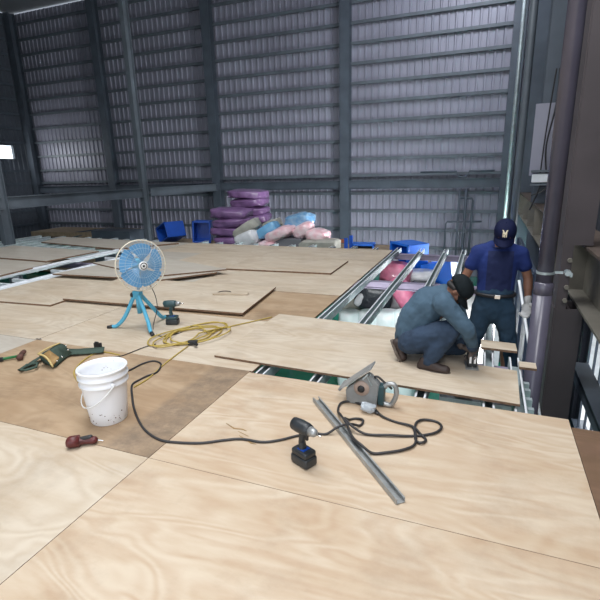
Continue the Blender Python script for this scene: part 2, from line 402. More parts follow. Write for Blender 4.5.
# --- left wall with window
wl = struct('wall_left', 'dim corrugated steel left wall behind the row of columns')
wy0, wy1, wz0, wz1 = 15.9, 17.8, 2.6, 3.25
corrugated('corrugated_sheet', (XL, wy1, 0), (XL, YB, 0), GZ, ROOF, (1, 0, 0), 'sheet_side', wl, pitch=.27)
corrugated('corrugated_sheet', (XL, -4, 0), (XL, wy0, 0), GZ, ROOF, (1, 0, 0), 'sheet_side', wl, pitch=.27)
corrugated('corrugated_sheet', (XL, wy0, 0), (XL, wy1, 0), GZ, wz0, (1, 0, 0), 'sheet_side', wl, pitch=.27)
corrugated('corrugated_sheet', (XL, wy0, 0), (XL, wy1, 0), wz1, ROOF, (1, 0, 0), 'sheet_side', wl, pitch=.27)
for z in girtz:
    if abs(z - 2.7) < .1: continue
    bm = NB(); box(bm, (XL + .14, 7.4, z), (.09, 22, .1)); obj('girt', bm, 'steel', wl)
for cy in (2.4, 8.4, 13.8):
    obj('column', hcol(NB(), XL + .4, cy, GZ, ROOF, .34, .34, along='y'), 'steel', wl)
w1 = struct('window_1', 'small bright window high in the left wall', (XL, 0, 0))
bm = NB(); ym = (wy0 + wy1) / 2; zm = (wz0 + wz1) / 2
for z in (wz0 - .03, wz1 + .03): box(bm, (.03, ym, z), (.14, wy1 - wy0 + .1, .06))
for y in (wy0 - .03, wy1 + .03): box(bm, (.03, y, zm), (.14, .06, wz1 - wz0 + .1))
obj('window_frame', bm, 'steel_l', w1)
bm = NB(); box(bm, (0, ym, zm), (.01, wy1 - wy0, wz1 - wz0)); pane = obj('pane', bm, 'bagclear', w1)
gm = bpy.data.materials.new('window_glass'); gm.use_nodes = True
gb = gm.node_tree.nodes['Principled BSDF']; gb.inputs['Transmission Weight'].default_value = 1; gb.inputs['Roughness'].default_value = .05; gb.inputs['IOR'].default_value = 1.02; gb.inputs['Base Color'].default_value = (.97, .99, 1, 1)
pane.data.materials[0] = gm

# --- right wall, with a low barred opening near and a side doorway farther on
wr = struct('wall_right', 'dark corrugated steel right wall behind the girder')
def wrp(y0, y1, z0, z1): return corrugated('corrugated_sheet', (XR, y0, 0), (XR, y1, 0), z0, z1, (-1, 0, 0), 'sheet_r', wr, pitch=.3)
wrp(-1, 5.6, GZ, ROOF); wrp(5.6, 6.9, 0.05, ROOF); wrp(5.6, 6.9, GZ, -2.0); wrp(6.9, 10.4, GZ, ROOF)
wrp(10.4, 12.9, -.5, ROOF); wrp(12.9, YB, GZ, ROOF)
for z in girtz[3:]:
    bm = NB(); box(bm, (XR - .12, 8.8, z), (.08, 20, .1)); obj('girt', bm, 'steel', wr)
d1_ = struct('door_1', 'open side doorway low in the right wall')
bm = NB(); box(bm, (XR, 10.4, -1.55), (.16, .1, 2.1)); box(bm, (XR, 12.9, -1.55), (.16, .1, 2.1)); box(bm, (XR, 11.65, -.5), (.16, 2.6, .1))
obj('door_frame', bm, 'steel', d1_)
w2 = struct('window_2', 'low barred opening with daylight below the girder, right side')
y = 5.66
while y < 6.9:
    bm = NB(); box(bm, (XR - .03, y, -.97), (.025, .03, 2.04)); obj('bar', bm, 'steel', w2); y += .34
bm = NB(); box(bm, (XR, 6.25, .05), (.16, 1.3, .08)); box(bm, (XR, 6.25, -2.0), (.16, 1.3, .08)); obj('window_frame', bm, 'steel', w2)

bm = NB(); box(bm, (.68, 7.7, (GZ + .19) / 2), (.04, 4.8, .19 - GZ))
for yy in (5.4, 6.6, 7.8, 9.0, 10.0): box(bm, (.65, yy, (GZ + .19) / 2), (.05, .08, .19 - GZ))
o = obj('partition', bm, 'partition'); tag(o, 'dark blue steel partition under the girder beyond the drainpipe', kind='structure')
# --- unseen front wall behind the camera, added to darken the left; right half open
wf = struct('wall_front', 'unseen front wall behind the camera, added to darken the left side')
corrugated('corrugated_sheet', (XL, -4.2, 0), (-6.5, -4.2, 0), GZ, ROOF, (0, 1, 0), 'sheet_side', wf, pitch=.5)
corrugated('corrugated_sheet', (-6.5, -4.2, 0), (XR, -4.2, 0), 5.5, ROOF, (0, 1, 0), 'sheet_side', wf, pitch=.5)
# --- roof
ce = struct('ceiling', 'steel roof of the hall, above the picture')
bm = NB(); box(bm, ((XL + XR) / 2, 7.5, ROOF + .1), (XR - XL + .4, 23.4, .1)); obj('roof_sheet', bm, 'roof', ce)
for yy in (2.4, 8.4, 13.8):
    bm = NB(); box(bm, ((XL + XR) / 2, yy, ROOF - .15), (XR - XL - .4, .2, .35)); obj('rafter', bm, 'steel', ce)

# --- interior column row (left) and the beam between
for cy, lb in ((8.25, 'thick grey steel column at the far left edge of the view'), (13.65, 'grey steel column rising behind the blue fan'), (2.4, 'grey steel column beside the deck, left of the view')):
    bm = hcol(NB(), -11.4, cy, GZ, ROOF, .17, .24, along='x')
    o = obj('steel_column', bm, 'steel_l'); tag(o, lb, kind='structure')
for y0, y1 in ((2.6, 8.25), (8.4, 13.6), (14.0, 18.5)):
    bm = NB(); ym = (y0 + y1) / 2; w = y1 - y0
    box(bm, (-11.4, ym, 1.13), (.2, w, .016)); box(bm, (-11.4, ym, .84), (.2, w, .016)); box(bm, (-11.4, ym, .985), (.014, w, .28))
    o = obj('tie_beam', bm, 'steel_l'); tag(o, 'grey steel beam joining the left row of columns', kind='structure')

# --- right side: girder, columns
gd = thing('crane_girder', 'long steel girder running along the right wall, dusty top flange', 'girder', (1.05, 0, .22))
bm = NB(); box(bm, (0, 9.0, .585), (.32, 15.6, .025)); obj('top_flange', bm, 'girder_dirt', gd)
bm = NB(); box(bm, (0, 9.0, .3), (.02, 15.6, .55)); obj('web', bm, 'girder', gd)
bm = NB(); box(bm, (0, 9.0, .0125), (.32, 15.6, .025)); obj('bottom_flange', bm, 'girder', gd)
for yy in [5.6 + k * 1.5 for k in range(8)]:
    bm = NB(); box(bm, (-.085, yy, .3), (.15, .016, .55)); obj('stiffener', bm, 'girder', gd)
for k, (cx, cy, lb) in enumerate(((.82, 5.05, 'dark brown steel column behind the grey drainpipe'), (1.1, 10.6, 'blue-grey steel column on the right wall beyond the drainpipe'), (1.1, 15.0, 'distant steel column near the right back corner'))):
    bm = NB()
    if k == 0:
        for z0, z1 in ((GZ, .21), (.83, ROOF)):
            zc = (z0 + z1) / 2; hh = z1 - z0
            box(bm, (cx, cy - .16, zc), (.24, .02, hh)); box(bm, (cx, cy + .16, zc), (.24, .02, hh)); box(bm, (cx, cy, zc), (.02, .3, hh)); box(bm, (cx - .12, cy, zc), (.02, .3, hh))
        box(bm, (cx - .075, cy - .0, .52), (.09, .34, .62))
    else:
        for z0, z1 in ((GZ, .21), (.83, ROOF)): hcol(bm, cx, cy, z0, z1, .5, .36)
    o = obj('wall_column', bm, 'colr' if k == 0 else 'steel'); tag(o, lb, kind='structure')
    if k == 0:
        for j in range(4):
            b2 = NB(); tube(b2, [(cx - .05, cy - .20, .30 + j * .13), (cx - .05, cy - .17, .30 + j * .13)], .022, 6); obj('bolt', b2, 'girder', o)

# ================================================================== DECK
floor = struct('floor', 'mezzanine deck of plywood sheets')
TH = .018; gp = .003
def sheet(x0, x1, y0, y1, m):
    bm = NB(); g2 = gp / 2
    dz = random.uniform(-.0015, .0015)
    prism(bm, [(x0 + g2, y0 + g2, dz), (x1 - g2, y0 + g2, dz), (x1 - g2, y1 - g2, dz), (x0 + g2, y1 - g2, dz)], TH)
    return obj('plywood_sheet', bm, [m, 'ply_edge'], floor)
X0, X1, X2, X3 = -6.52, -4.09, -1.685, .588
sheet(X1, X2, .58, 1.8, 'ply'); sheet(X2, X3, .58, 1.8, 'ply_warm'); sheet(X0, X1, .58, 1.8, 'ply'); sheet(X3, .86, .58, 1.8, 'ply_dark')
sheet(X1, X2, -.64, .58, 'ply_warm'); sheet(X2, X3, -.64, .58, 'ply')
sheet(X2, X3, 1.8, 3.03, 'ply_warm'); sheet(X1, X2, 1.8, 3.05, 'ply_worn'); sheet(X0, X1, 1.8, 3.05, 'ply_grey'); sheet(X3, .86, 1.8, 2.93, 'ply_dark')
sheet(-8.96, X0, 1.8, 3.05, 'ply')
XJ = -1.665
sheet(X1, XJ, 3.05, 4.27, 'ply'); sheet(X0, X1, 3.05, 4.27, 'ply'); sheet(-8.96, X0, 3.05, 4.27, 'ply_grey')
sheet(-4.05, XJ, 4.27, 5.5, 'ply_brown'); sheet(-6.49, -4.05, 4.27, 5.5, 'ply'); sheet(-8.93, -7.42, 4.27, 5.5, 'ply_grey')
sheet(-4.0, -1.56 - .1, 5.5, 6.72, 'ply'); sheet(-6.44, -4.0, 5.5, 6.72, 'ply_grey'); sheet(-11.2, -8.9, 4.27, 5.5, 'ply_grey'); sheet(-9.9, -7.42, 5.5, 6.72, 'ply_grey')
sheet(-2.9, XJ, 6.72, 7.94, 'ply'); sheet(-5.34, -2.9, 6.72, 7.94, 'ply'); sheet(-6.55, -5.34, 6.72, 7.94, 'ply_grey')
sheet(-4.0, XJ, 7.94, 9.16, 'ply'); sheet(-6.44, -4.0, 7.94, 9.16, 'ply'); sheet(-8.2, -6.44, 7.94, 9.16, 'ply_grey')

bm = NB()
_o = PZ(241, 430)
for pts in (((-.13, .04), (-.05, .0), (0, .01), (.04, .0)), ((-.01, -.02), (.08, -.05)), ((.02, -.06), (.13, -.11), (.16, -.11))):
    tube(bm, [(_o.x + x, _o.y + y, .0012) for x, y in pts], [.002] + [.005] * (len(pts) - 2) + [.002], 5)
for v in bm.verts: v.co.z = .0012 + (v.co.z - .0012) * .2
obj('veneer_split', bm, 'leather', floor)
# --- joists and beams
jf = thing('joist_frame', 'galvanised steel joists and purple-grey beams carrying the plywood deck', 'frame', (0, 0, -TH - .002))
def joist(x, y0, y1, m='galv_d', w=.08, d=.09, t=.004):
    bm = NB(); ym = (y0 + y1) / 2; L = y1 - y0
    box(bm, (x, ym, -d + t), (w, L, t)); 
    for s in (-1, 1):
        box(bm, (x + s * w / 2, ym, -d / 2), (t, L, d)); box(bm, (x + s * (w / 2 - .007), ym, -.002), (.016, L, t), mi=1)  # lips use the bright copy of the steel, lit edges as colour
    return obj('joist', bm, [m, 'galv_w'], jf)
jx = [-1.61, -1.14, -.672, -.336, .12]
for x in jx: joist(x, 2.0, 9.62)
joist(.32, 3.0, 4.05)
k = 0; x = -2.08
while x > -12:
    if -7.4 < x < -6.6: x -= .47; continue
    joist(x, 1.8 if x > -9 else 4.2, 9.55 + .1 * (k % 2), 'galv' if x < -6.4 else 'galv_d'); x -= .47; k += 1
for yy in (3.98, 6.9, 9.4):
    bm = NB(); box(bm, (-5.83, yy, -.145), (12.44, .02, .09)); box(bm, (-5.83, yy, -.098), (12.44, .13, .01)); box(bm, (-5.83, yy, -.195), (12.44, .13, .01))
    obj('cross_beam', bm, 'beam', jf)
for (xx, yy) in ((-1.87, 3.3), (-.93, 3.3), (.3, 6.9), (-6, 6.9), (-6, 3.98)):
    bm = NB(); box(bm, (xx, yy, (-.2 + GZ + TH) / 2), (.09, .09, 2.36)); obj('post', bm, 'galv_w', jf)
for xx in (-1.95, -1.0):
    bm = NB(); box(bm, (xx, 3.36, (-.2 + GZ + TH) / 2), (.1, .1, 2.36)); obj('post', bm, 'beam', jf)
# short noggings in the left gap
for yy in (4.85, 5.15, 5.9, 7.2, 7.9):
    bm = NB(); box(bm, (-7.0, yy, -.03), (.38, .045, .05)); obj('nogging', bm, 'galv_w', jf)
# wide bright tracks each side of the left gap
for xx, w in ((-6.55, .2), (-7.42, .09)):
    bm = NB(); box(bm, (xx, 6.1, .008), (w, 3.9, .03)); box(bm, (xx - w / 2, 6.1, .03), (.008, 3.9, .03)); obj('track', bm, 'galv_w', jf)
for yy in (3.2, 3.35, 3.5, 3.62):
    bm = NB(); box(bm, (.38, yy, -.06), (.06, .04, .06)); obj('nogging', bm, 'galv', jf)
bm = NB()
for i in range(5): ell(bm, (-.18 + i * .09, 3.12, -.10 + .01 * (i % 2)), (.06, .035, .03), seg=10, rings=6)
o = blob('insulation_foil', bm, 'foil', None, .008, 2, .03, .03); tag(o, 'crumpled silver foil strip in the slot before the cut board', 'foil')

# --- loose sheets
def loose(poly, z, label, m='ply', t=.02, zs=None, group=None):
    bm = NB(); c = sum((V((*p, 0)) for p in poly), V()) / len(poly)
    prism(bm, [(p[0] - c.x, p[1] - c.y, (zs[i] if zs else 0)) for i, p in enumerate(poly)], t)
    o = obj('plywood_board', bm, [m, 'ply_edge'], None, loc=(c.x, c.y, z)); return tag(o, label, 'board', group)
# board being cut, with its notch at the right
loose([(-2.12, 3.21), (.312, 3.10), (.322, 3.67), (.02, 3.70), (.0, 4.36), (-2.07, 4.50)], .020, 'large plywood board being cut, the crouching man kneeling on it', 'ply', .018)
loose([(.056, 4.1), (.344, 4.09), (.338, 4.28), (.05, 4.30)], .024, 'small plywood offcut across the joists before the standing man', 'ply', .02)
loose([(.345, 3.78), (.47, 3.78), (.47, 3.9), (.345, 3.9)], .01, 'tiny plywood offcut beside the drainpipe', 'ply', .02)
loose([(-5.03, 4.22), (-2.445, 4.33), (-2.59, 5.55), (-5.17, 5.44)], .046, 'large loose plywood board behind the cordless drill, with a narrow strip on it', 'ply', .022, group=None)
loose([(-6.42, 3.90), (-5.0, 4.0), (-5.05, 5.15), (-6.42, 5.08)], .022, 'loose plywood board low at the left edge, under its neighbour', 'ply', .022)
loose([(-6.45, 5.30), (-4.40, 5.42), (-3.86, 6.10), (-6.2, 6.45)], .068, 'loose plywood board behind the fan, lower of the crossed pair', 'ply_grey', .022)
loose([(-6.45, 6.15), (-4.62, 5.50), (-3.76, 6.25), (-5.9, 7.05)], .092, 'loose plywood board behind the fan, upper of the crossed pair', 'ply_grey', .022)
loose([(-3.97, 6.57), (-2.16, 6.66), (-2.18, 7.72), (-4.05, 7.86)], .028, 'loose plywood board lying alone near the back of the deck', 'ply', .026)
loose([(-9.9, 5.0), (-7.40, 5.05), (-7.5, 6.2), (-9.9, 6.3)], .03, 'greyish loose board left of the bright steel track, nearer one', 'ply_grey', .028)
loose([(-8.0, 6.2), (-7.62, 6.17), (-7.52, 7.38), (-10.3, 7.55), (-10.4, 6.3)], .06, 'greyish loose board left of the bright steel track, farther one', 'ply_grey', .028)
loose([(-10.3, 8.3), (-7.5, 7.85), (-6.6, 8.9), (-10.6, 9.2)], .035, 'greyish loose board at the far left back edge of the deck', 'ply_grey', .03)
# scrap on the board
bm = NB(); box(bm, (0, 0, .012), (.46, .07, .022)); o = obj('wood_scrap', bm, 'ply', None, loc=(-2.98, 5.0, .047)); o.rotation_euler.z = .25; tag(o, 'narrow plywood strip lying on the loose board beside the fan', 'wood strip')
bm = NB(); tube(bm, spline([(0, 0, .004), (.05, .14, .006), (.16, .15, .006), (.22, .05, .004)], 6), .005, 6); o = obj('bent_wire', bm, 'black', None, loc=(-3.22, 4.98, .046)); tag(o, 'thin bent wire beside the plywood strip on the loose board', 'wire')
# ================================================================== RIGHT: pipe
dp = thing('drainpipe', 'thick grey plastic drainpipe with a metal clamp at the right', 'pipe', (.492, 4.15, 0))
bm = NB(); cyl(bm, (0, 0, GZ), (0, 0, .56), .072, 24); obj('lower_pipe', bm, 'pvc', dp, True)
bm = NB(); cyl(bm, (0, 0, .5), (0, 0, ROOF), .062, 24); obj('upper_pipe', bm, 'pvc', dp, True)
bm = NB(); lathe(bm, [(.062, .52), (.074, .53), (.074, .62), (.062, .63)], 24); obj('coupling', bm, 'pvc', dp, True)
bm = NB(); lathe(bm, [(.063, .70), (.069, .70), (.069, .72), (.063, .72)], 24); box(bm, (.10, .02, .71), (.06, .015, .02)); tube(bm, [(.16, -.01, .71), (.16, .06, .71)], .022, 8); box(bm, (.19, .1, .69), (.02, .16, .03)); obj('clamp', bm, 'galv', dp)
bm = NB(); cyl(bm, (0, 0, GZ), (0, 0, ROOF), .07, 16); o = obj('wall_pipe', bm, 'steel_l', None, True, (.545, 10.4, 0)); tag(o, 'blue-grey vertical pipe beyond the drainpipe, above the navy cap', 'pipe')
bm = NB(); cyl(bm, (0, 0, GZ), (0, 0, ROOF), .05, 16); o = obj('wall_pipe', bm, 'galv', None, True, (.52, 14.2, 0)); tag(o, 'pale thin vertical pipe at the right back corner', 'pipe')
bm = NB(); tube(bm, [(1.0, 5.35, -.15), (1.0, 3.2, -.75)], .06, 4)
bm2 = NB(); box(bm2, (0, 0, 0), (.16, 2.6, .05)); box(bm2, (-.07, 0, -.06), (.02, 2.6, .12)); bm.free()
o = obj('base_channel', bm2, 'steel', None, loc=(1.12, 4.3, -.62)); tag(o, 'dark steel channel low at the right edge below the girder', 'beam')
# electrical box and cables between the pipes
eb = thing('junction_box', 'pale metal box with cables on the wall behind the drainpipe', 'electrical box', PY(544, 178, 10.2))
bm = NB(); box(bm, (0, 0, 0), (.42, .12, .16), bev=.01); obj('box_body', bm, 'galv_w', eb)
bm = NB(); box(bm, (0, -.02, .13), (.46, .16, .04)); box(bm, (0, -.02, -.12), (.46, .16, .03)); obj('bracket', bm, 'steel_l', eb)
bm = NB(); tube(bm, spline([(.02, -.07, .1), (-.03, -.07, .6), (.06, -.07, 1.3), (.05, -.07, 1.9)], 6), .016, 6); tube(bm, spline([(-.08, -.07, .1), (-.06, -.07, .8), (.0, -.07, 1.9)], 6), .013, 6)
tube(bm, spline([(-.05, -.07, -.1), (-.1, -.07, -.3), (-.2, -.07, -.6)], 6), .016, 6); tube(bm, spline([(.1, -.07, -.1), (-.02, -.07, -.25), (-.2, -.07, -.32)], 6), .012, 6); obj('cable', bm, 'black', eb)
q = PY(543, 140, 10.3)
bm = NB(); box(bm, q, (.36, .03, 1.3)); o = obj('wall_panel', bm, 'sheet', None); tag(o, 'pale upright panel above the junction box behind the drainpipe', 'panel')
# conduit loops on the back wall
cd = thing('conduit', 'bent grey conduit pipes on the back wall left of the standing man', 'conduit', (0, 18.55, 0))
for pts, r in (([(-.95, 0, GZ), (-.95, 0, .8)], .04), ([(-.72, 0, GZ), (-.72, 0, .8)], .05), ([(-.50, 0, GZ), (-.46, 0, .35), (-.5, 0, .45), (-.9, 0, .47)], .04),
               ([(-1.38, 0, GZ), (-1.38, 0, -.5), (-1.32, 0, -.42), (-.1, 0, -.4)], .035), ([(-2.4, .0, 1.42), (-1.1, .0, 1.42), (-1.0, .0, 1.22), (-.75, .0, 1.22), (-.65, .0, 1.42), (.2, 0, 1.42)], .035)):
    bm = NB(); tube(bm, pts, r, 8); obj('conduit_pipe', bm, 'steel', cd, True)

# ================================================================== BACKGROUND STORAGE
def puffy(size, seed, amp=.1, sq=.55, n=22):
    bm = NB(); a, b_, c = [s / 2 for s in size]
    bmesh.ops.create_uvsphere(bm, u_segments=n + 8, v_segments=n, radius=1)
    for v in bm.verts:
        p = v.co.copy()
        q = V([math.copysign(abs(t) ** sq, t) for t in p])
        nz = noise.noise(p * 1.7 + V((seed, 3, 1))) + .5 * noise.noise(p * 4 + V((seed, 0, 9))) + .3 * abs(noise.noise(V((p.x * 9, p.y * 3, p.z * 3 + seed))))
        q *= 1 + amp * nz
        v.co = V((q.x * a, q.y * b_, q.z * c))
    return bm
def bag(name, center, size, m, label, rot=(0, 0, 0), seed=0, amp=.1, sq=.55, group=None, cat='bag'):
    o = obj(name, puffy(size, seed, amp, sq), m, None, True); o.location = center; o.rotation_euler = rot
    return tag(o, label, cat, group)
# storage rack just beyond the deck
rk = thing('storage_rack', 'low steel rack beyond the deck carrying the bags', 'rack', (-6.0, 11.7, GZ))
bm = NB(); box(bm, (0, 0, 2.06), (8.4, 2.6, .06)); obj('shelf', bm, 'wood', rk)
for xx in (-4.1, -1.4, 1.4, 4.1):
    for yy in (-1.2, 1.2):
        bm = NB(); box(bm, (xx, yy, 1.015), (.09, .09, 2.03)); obj('leg', bm, 'steel', rk)
RZ = GZ + 2.09
ords = ['bottom', 'second from the bottom', 'middle', 'second from the top', 'top']
for i in range(5):
    bag('wrapped_bale', (-6.36 + .05 * (i % 2), 11.0, RZ + .11 + .235 * i), (1.05 - .06 * (i % 2), .9, .26), 'purple', 'purple plastic-wrapped bale, %s of the front left stack' % ords[i], (.02, .05 * (-1) ** i, .2), 10 + i, .11, .5, 'purple bales in the front stack')
o6 = ['bottom', 'second from the bottom', 'third from the bottom', 'fourth from the bottom', 'third from the top', 'second from the top', 'topmost']
for i in range(7):
    bag('wrapped_bale', (-6.42 + .05 * (i % 2), 12.15, RZ + .11 + .23 * i), (1.12 - .05 * (i % 3), .9, .25), 'purple', 'purple plastic-wrapped bale, %s in the tall rear stack' % o6[i], (.02, .04 * (-1) ** i, .1), 30 + i, .11, .5, 'purple bales in the rear stack')
def at(px, py, y, dz=0): p = PY(px, py, y); p.z += dz; return p
bag('grey_sack', at(247, 229, 10.8), (.78, .5, .30), 'greybag', 'pale grey sack leaning against the purple bales', (0, -.55, .2), 3, .1, .45)
bag('lilac_bag', at(248, 239, 10.7), (.65, .5, .40), 'whitebag', 'pale lilac bag below the grey sack', (0, -.4, .1), 4, .1, .5)
bag('cyan_bag', at(268, 230, 10.9), (.60, .5, .28), 'cyanbag', 'light blue bag between the grey sack and pink bags', (0, -.5, .1), 5, .1, .45)
bag('tan_sack', at(272, 225, 11.3), (.5, .5, .25), 'greybag', 'small tan sack edge behind the light blue bag', (0, -.4, 0), 6, .1, .45)
bag('pink_bag', at(280, 234, 10.8), (.85, .6, .32), 'pinkbag', 'pink-white bag slanting up right, leftmost of three on the grey box', (0, -.4, 0), 7, .12, .7)
bag('pink_bag', at(269, 245, 10.7), (.55, .5, .24), 'pinkbag', 'small pink bag lowest, peeking above the deck edge', (0, 0, 0), 8, .1, .7)
bag('blue_bag', at(300, 221, 11.2), (.78, .6, .42), 'bluebag', 'shiny blue bag on top of the pink bags', (0, -.15, 0), 9, .14, .7)
bag('pink_bag', at(304, 230, 10.9), (.55, .5, .34), 'pinkbag', 'pink-white bag directly under the shiny blue bag', (0, -.5, 0), 10, .12, .7)
bag('pink_bag', at(318, 235, 10.9), (.62, .6, .34), 'pinkbag', 'round pink bag at the right end of the pile', (0, .1, 0), 11, .1, .75)
bm = NB(); box(bm, (0, 0, 0), (.75, .6, .36), bev=.02); o = obj('grey_box', bm, 'greybox', None, loc=at(292, 244, 10.9)); tag(o, 'dark grey box under the pink bags', 'box')
bag('grey_sack', at(320, 245, 10.6), (.95, .6, .28), 'greybag', 'flat pale grey sack at the right end below the round pink bag', (0, -.06, 0), 12, .08, .4)
sr = thing('shelf_upright', 'short blue rack upright with an orange bar at the deck edge', 'rack', (at(346, 244, 11.6).x, 11.6, GZ))
hz_ = at(346, 238, 11.6).z - GZ
bm = NB(); box(bm, (0, 0, hz_ / 2), (.08, .08, hz_)); box(bm, (.0, .5, hz_ / 2), (.08, .08, hz_)); obj('upright', bm, 'blue', sr)
bm = NB(); box(bm, (-.22, 0, hz_ - .08), (.4, .05, .09)); obj('bar', bm, 'orange', sr)
# blue crates (open boxes with rim)
def crate(loc, s, rot, m, label, open_axis='y'):
    t = thing('plastic_crate', label, 'crate', loc, rot=rot)
    a, b_, c = s; w = .02
    bm = NB(); box(bm, (0, 0, -c / 2), (a, b_, w)); box(bm, (0, 0, c / 2), (a, b_, w)); box(bm, (-a / 2, 0, 0), (w, b_, c)); box(bm, (a / 2, 0, 0), (w, b_, c)); box(bm, (0, b_ / 2, 0), (a, w, c))
    obj('crate_body', bm, m, t)
    bm = NB(); e = .05
    box(bm, (0, -b_ / 2, c / 2), (a + e, .03, .05), bev=.005); box(bm, (0, -b_ / 2, -c / 2), (a + e, .03, .05), bev=.005); box(bm, (-a / 2, -b_ / 2, 0), (.05, .03, c + e), bev=.005); box(bm, (a / 2, -b_ / 2, 0), (.05, .03, c + e), bev=.005)
    obj('rim', bm, m, t)
    return t
crate(at(171, 232, 12.0), (.72, .6, .46), (0, -.35, -.5), 'blue', 'tilted dark blue crate behind the deck, right of the fan')
crate(at(203, 231, 12.0), (.5, .5, .6), (0, .05, .4), 'blue', 'dark blue crate half hidden left of the purple bales')
c1 = crate(at(409, 255, 10.2), (.60, .55, .54), (0, .02, -.75), 'blue_l', 'bright blue open crate on a dark trolley beyond the joists')
crate(at(441, 275, 9.9), (.62, .5, .52), (.1, .22, 2.9), 'blue_l', 'bright blue tilted crate left of the standing man')
crate(at(363, 249, 12.5), (.62, .5, .3), (0, 0, .1), 'blue_l', 'low blue crate just above the deck edge by the tall wall column')
tr = thing('trolley', 'dark steel trolley under the bright blue open crate', 'trolley', (at(407, 254, 10.2).x, 10.2, GZ))
tz = at(407, 254, 10.2).z - .29 - GZ
bm = NB(); box(bm, (0, 0, tz - .02), (.8, .7, .04)); obj('shelf', bm, 'steel', tr)
for sx in (-1, 1):
    for sy in (-1, 1):
        bm = NB(); box(bm, (sx * .35, sy * .3, (tz - .04) / 2), (.05, .05, tz - .04)); obj('leg', bm, 'black', tr)
sb = at(441, 275, 9.9)
bm = NB(); box(bm, (0, 0, 0), (.7, .8, sb.z - .34 - GZ)); o = obj('storage_box', bm, 'greybox', None, loc=(sb.x, 10.1, (sb.z - .34 + GZ) / 2)); tag(o, 'tall dark box under the tilted bright blue crate', 'box')
pc = thing('paint_can', 'white can with a dark knob behind the tilted blue crate', 'can', at(440, 262, 10.6))
bm = NB(); lathe(bm, [(0, -.2), (.19, -.2), (.19, .05), (.17, .07), (0, .07)], 20); obj('can_body', bm, 'whitebag', pc, True)
bm = NB(); lathe(bm, [(0, .07), (.06, .07), (.07, .12), (0, .13)], 12, (.08, 0, 0)); obj('knob', bm, 'black', pc, True)
# foam rolls standing on the ground
for i, (px, lb) in enumerate(((350, 'white foam roll standing below the joists, leftmost'), (371, 'white foam roll standing below the joists, second from left'), (389, 'white foam roll standing below the joists, second from right'), (407, 'white foam roll standing below the joists, rightmost'))):
    y = 8.0 - .08 * i; p = PY(px, 312, y); hgt = p.z - GZ
    bm = NB(); pr = []; r = .215
    for k in range(16): pr.append((r * (1 + .04 * noise.noise(V((i * 7, k * .6, 0)))), hgt * k / 15))
    lathe(bm, [(0, 0)] + pr + [(r * .6, hgt + .03), (0, hgt + .01)], 24)
    for v in bm.verts:
        nn = noise.noise(V((v.co.x * 6, v.co.y * 6 + i * 3, v.co.z * 2))) * .05
        v.co.x += v.co.x / r * nn; v.co.y += v.co.y / r * nn
    o = obj('foam_roll', bm, 'foam', None, True, (p.x, y, GZ)); tag(o, lb, 'foam roll', 'foam rolls under the deck')
# bag pile seen between the joists
def big(px, py, y, size, m, label, rot=(0, 0, 0), seed=0, amp=.12, sq=.65, cat='bag', name='bag'): return bag(name, at(px, py, y), size, m, label, rot, seed, amp, sq, None, cat)
big(396, 276, 9.4, (.66, .6, .6), 'pinkhot', 'rounded hot pink bag in the pile between the joists', (0, .1, 0), 40, name='pink_bag')
big(405, 296, 8.5, (.36, .36, .85), 'pinkhot', 'long hot pink roll leaning on the white foam rolls', (0, -.6, 0), 41, .06, .7, 'roll', 'pink_roll')
big(374, 297, 8.65, (.7, .5, .62), 'blackbag', 'black bag between the first two joists', (0, .2, 0), 42, name='black_bag')
big(360, 299, 8.5, (.16, .2, .30), 'whitebag', 'small whitish bundle left of the black bag', (0, .5, 0), 43, name='white_bundle')
big(362, 288, 9.3, (.5, .4, .2), 'pinkbag', 'pale pink bag above the black bag', (0, -.2, 0), 44, name='pale_pink_bag')
big(391, 266, 9.7, (.34, .5, .6), 'whitebag', 'white bag leaning below the bright blue open crate', (0, -.75, 0), 45, name='white_bag')
big(418, 276, 9.6, (.75, .6, .24), 'whitebag', 'flat white bag right of the hot pink bag', (0, -.1, 0), 46, name='white_bag')
big(425, 287, 9.3, (.6, .5, .22), 'blackbag', 'flat black bag under the flat white bag', (0, .1, 0), 47, name='black_bag')
big(436, 300, 9.0, (.8, .5, .5), 'blackbag', 'dark bag behind the crouching man', (0, 0, 0), 48, name='black_bag')
# support pile: sacks on the ground
for i, (x_, y_, z_, sx, sz) in enumerate(((-2.15, 9.2, -2.25, 1.15, .7), (-.95, 9.2, -2.25, 1.1, .7), (-1.95, 9.2, -1.62, 1.0, .55), (-.95, 9.2, -1.62, .9, .55), (-2.5, 9.2, -1.12, .8, .42), (-1.6, 9.2, -1.12, .85, .42), (-.8, 9.2, -1.12, .7, .42))):
    bag('sack', (x_, y_, z_), (sx, .9, sz), 'whitebag' if i % 2 else 'greybag', ['grey sack at the bottom left of the pile under the deck', 'white sack at the bottom right of the pile under the deck', 'grey sack in the middle left of the pile under the deck', 'white sack in the middle right of the pile under the deck', 'grey sack at the far left under the deck', 'white sack below the hot pink bag', 'grey sack at the right below the flat black bag'][i], (0, 0, .1 * i), 60 + i, .08, .5)
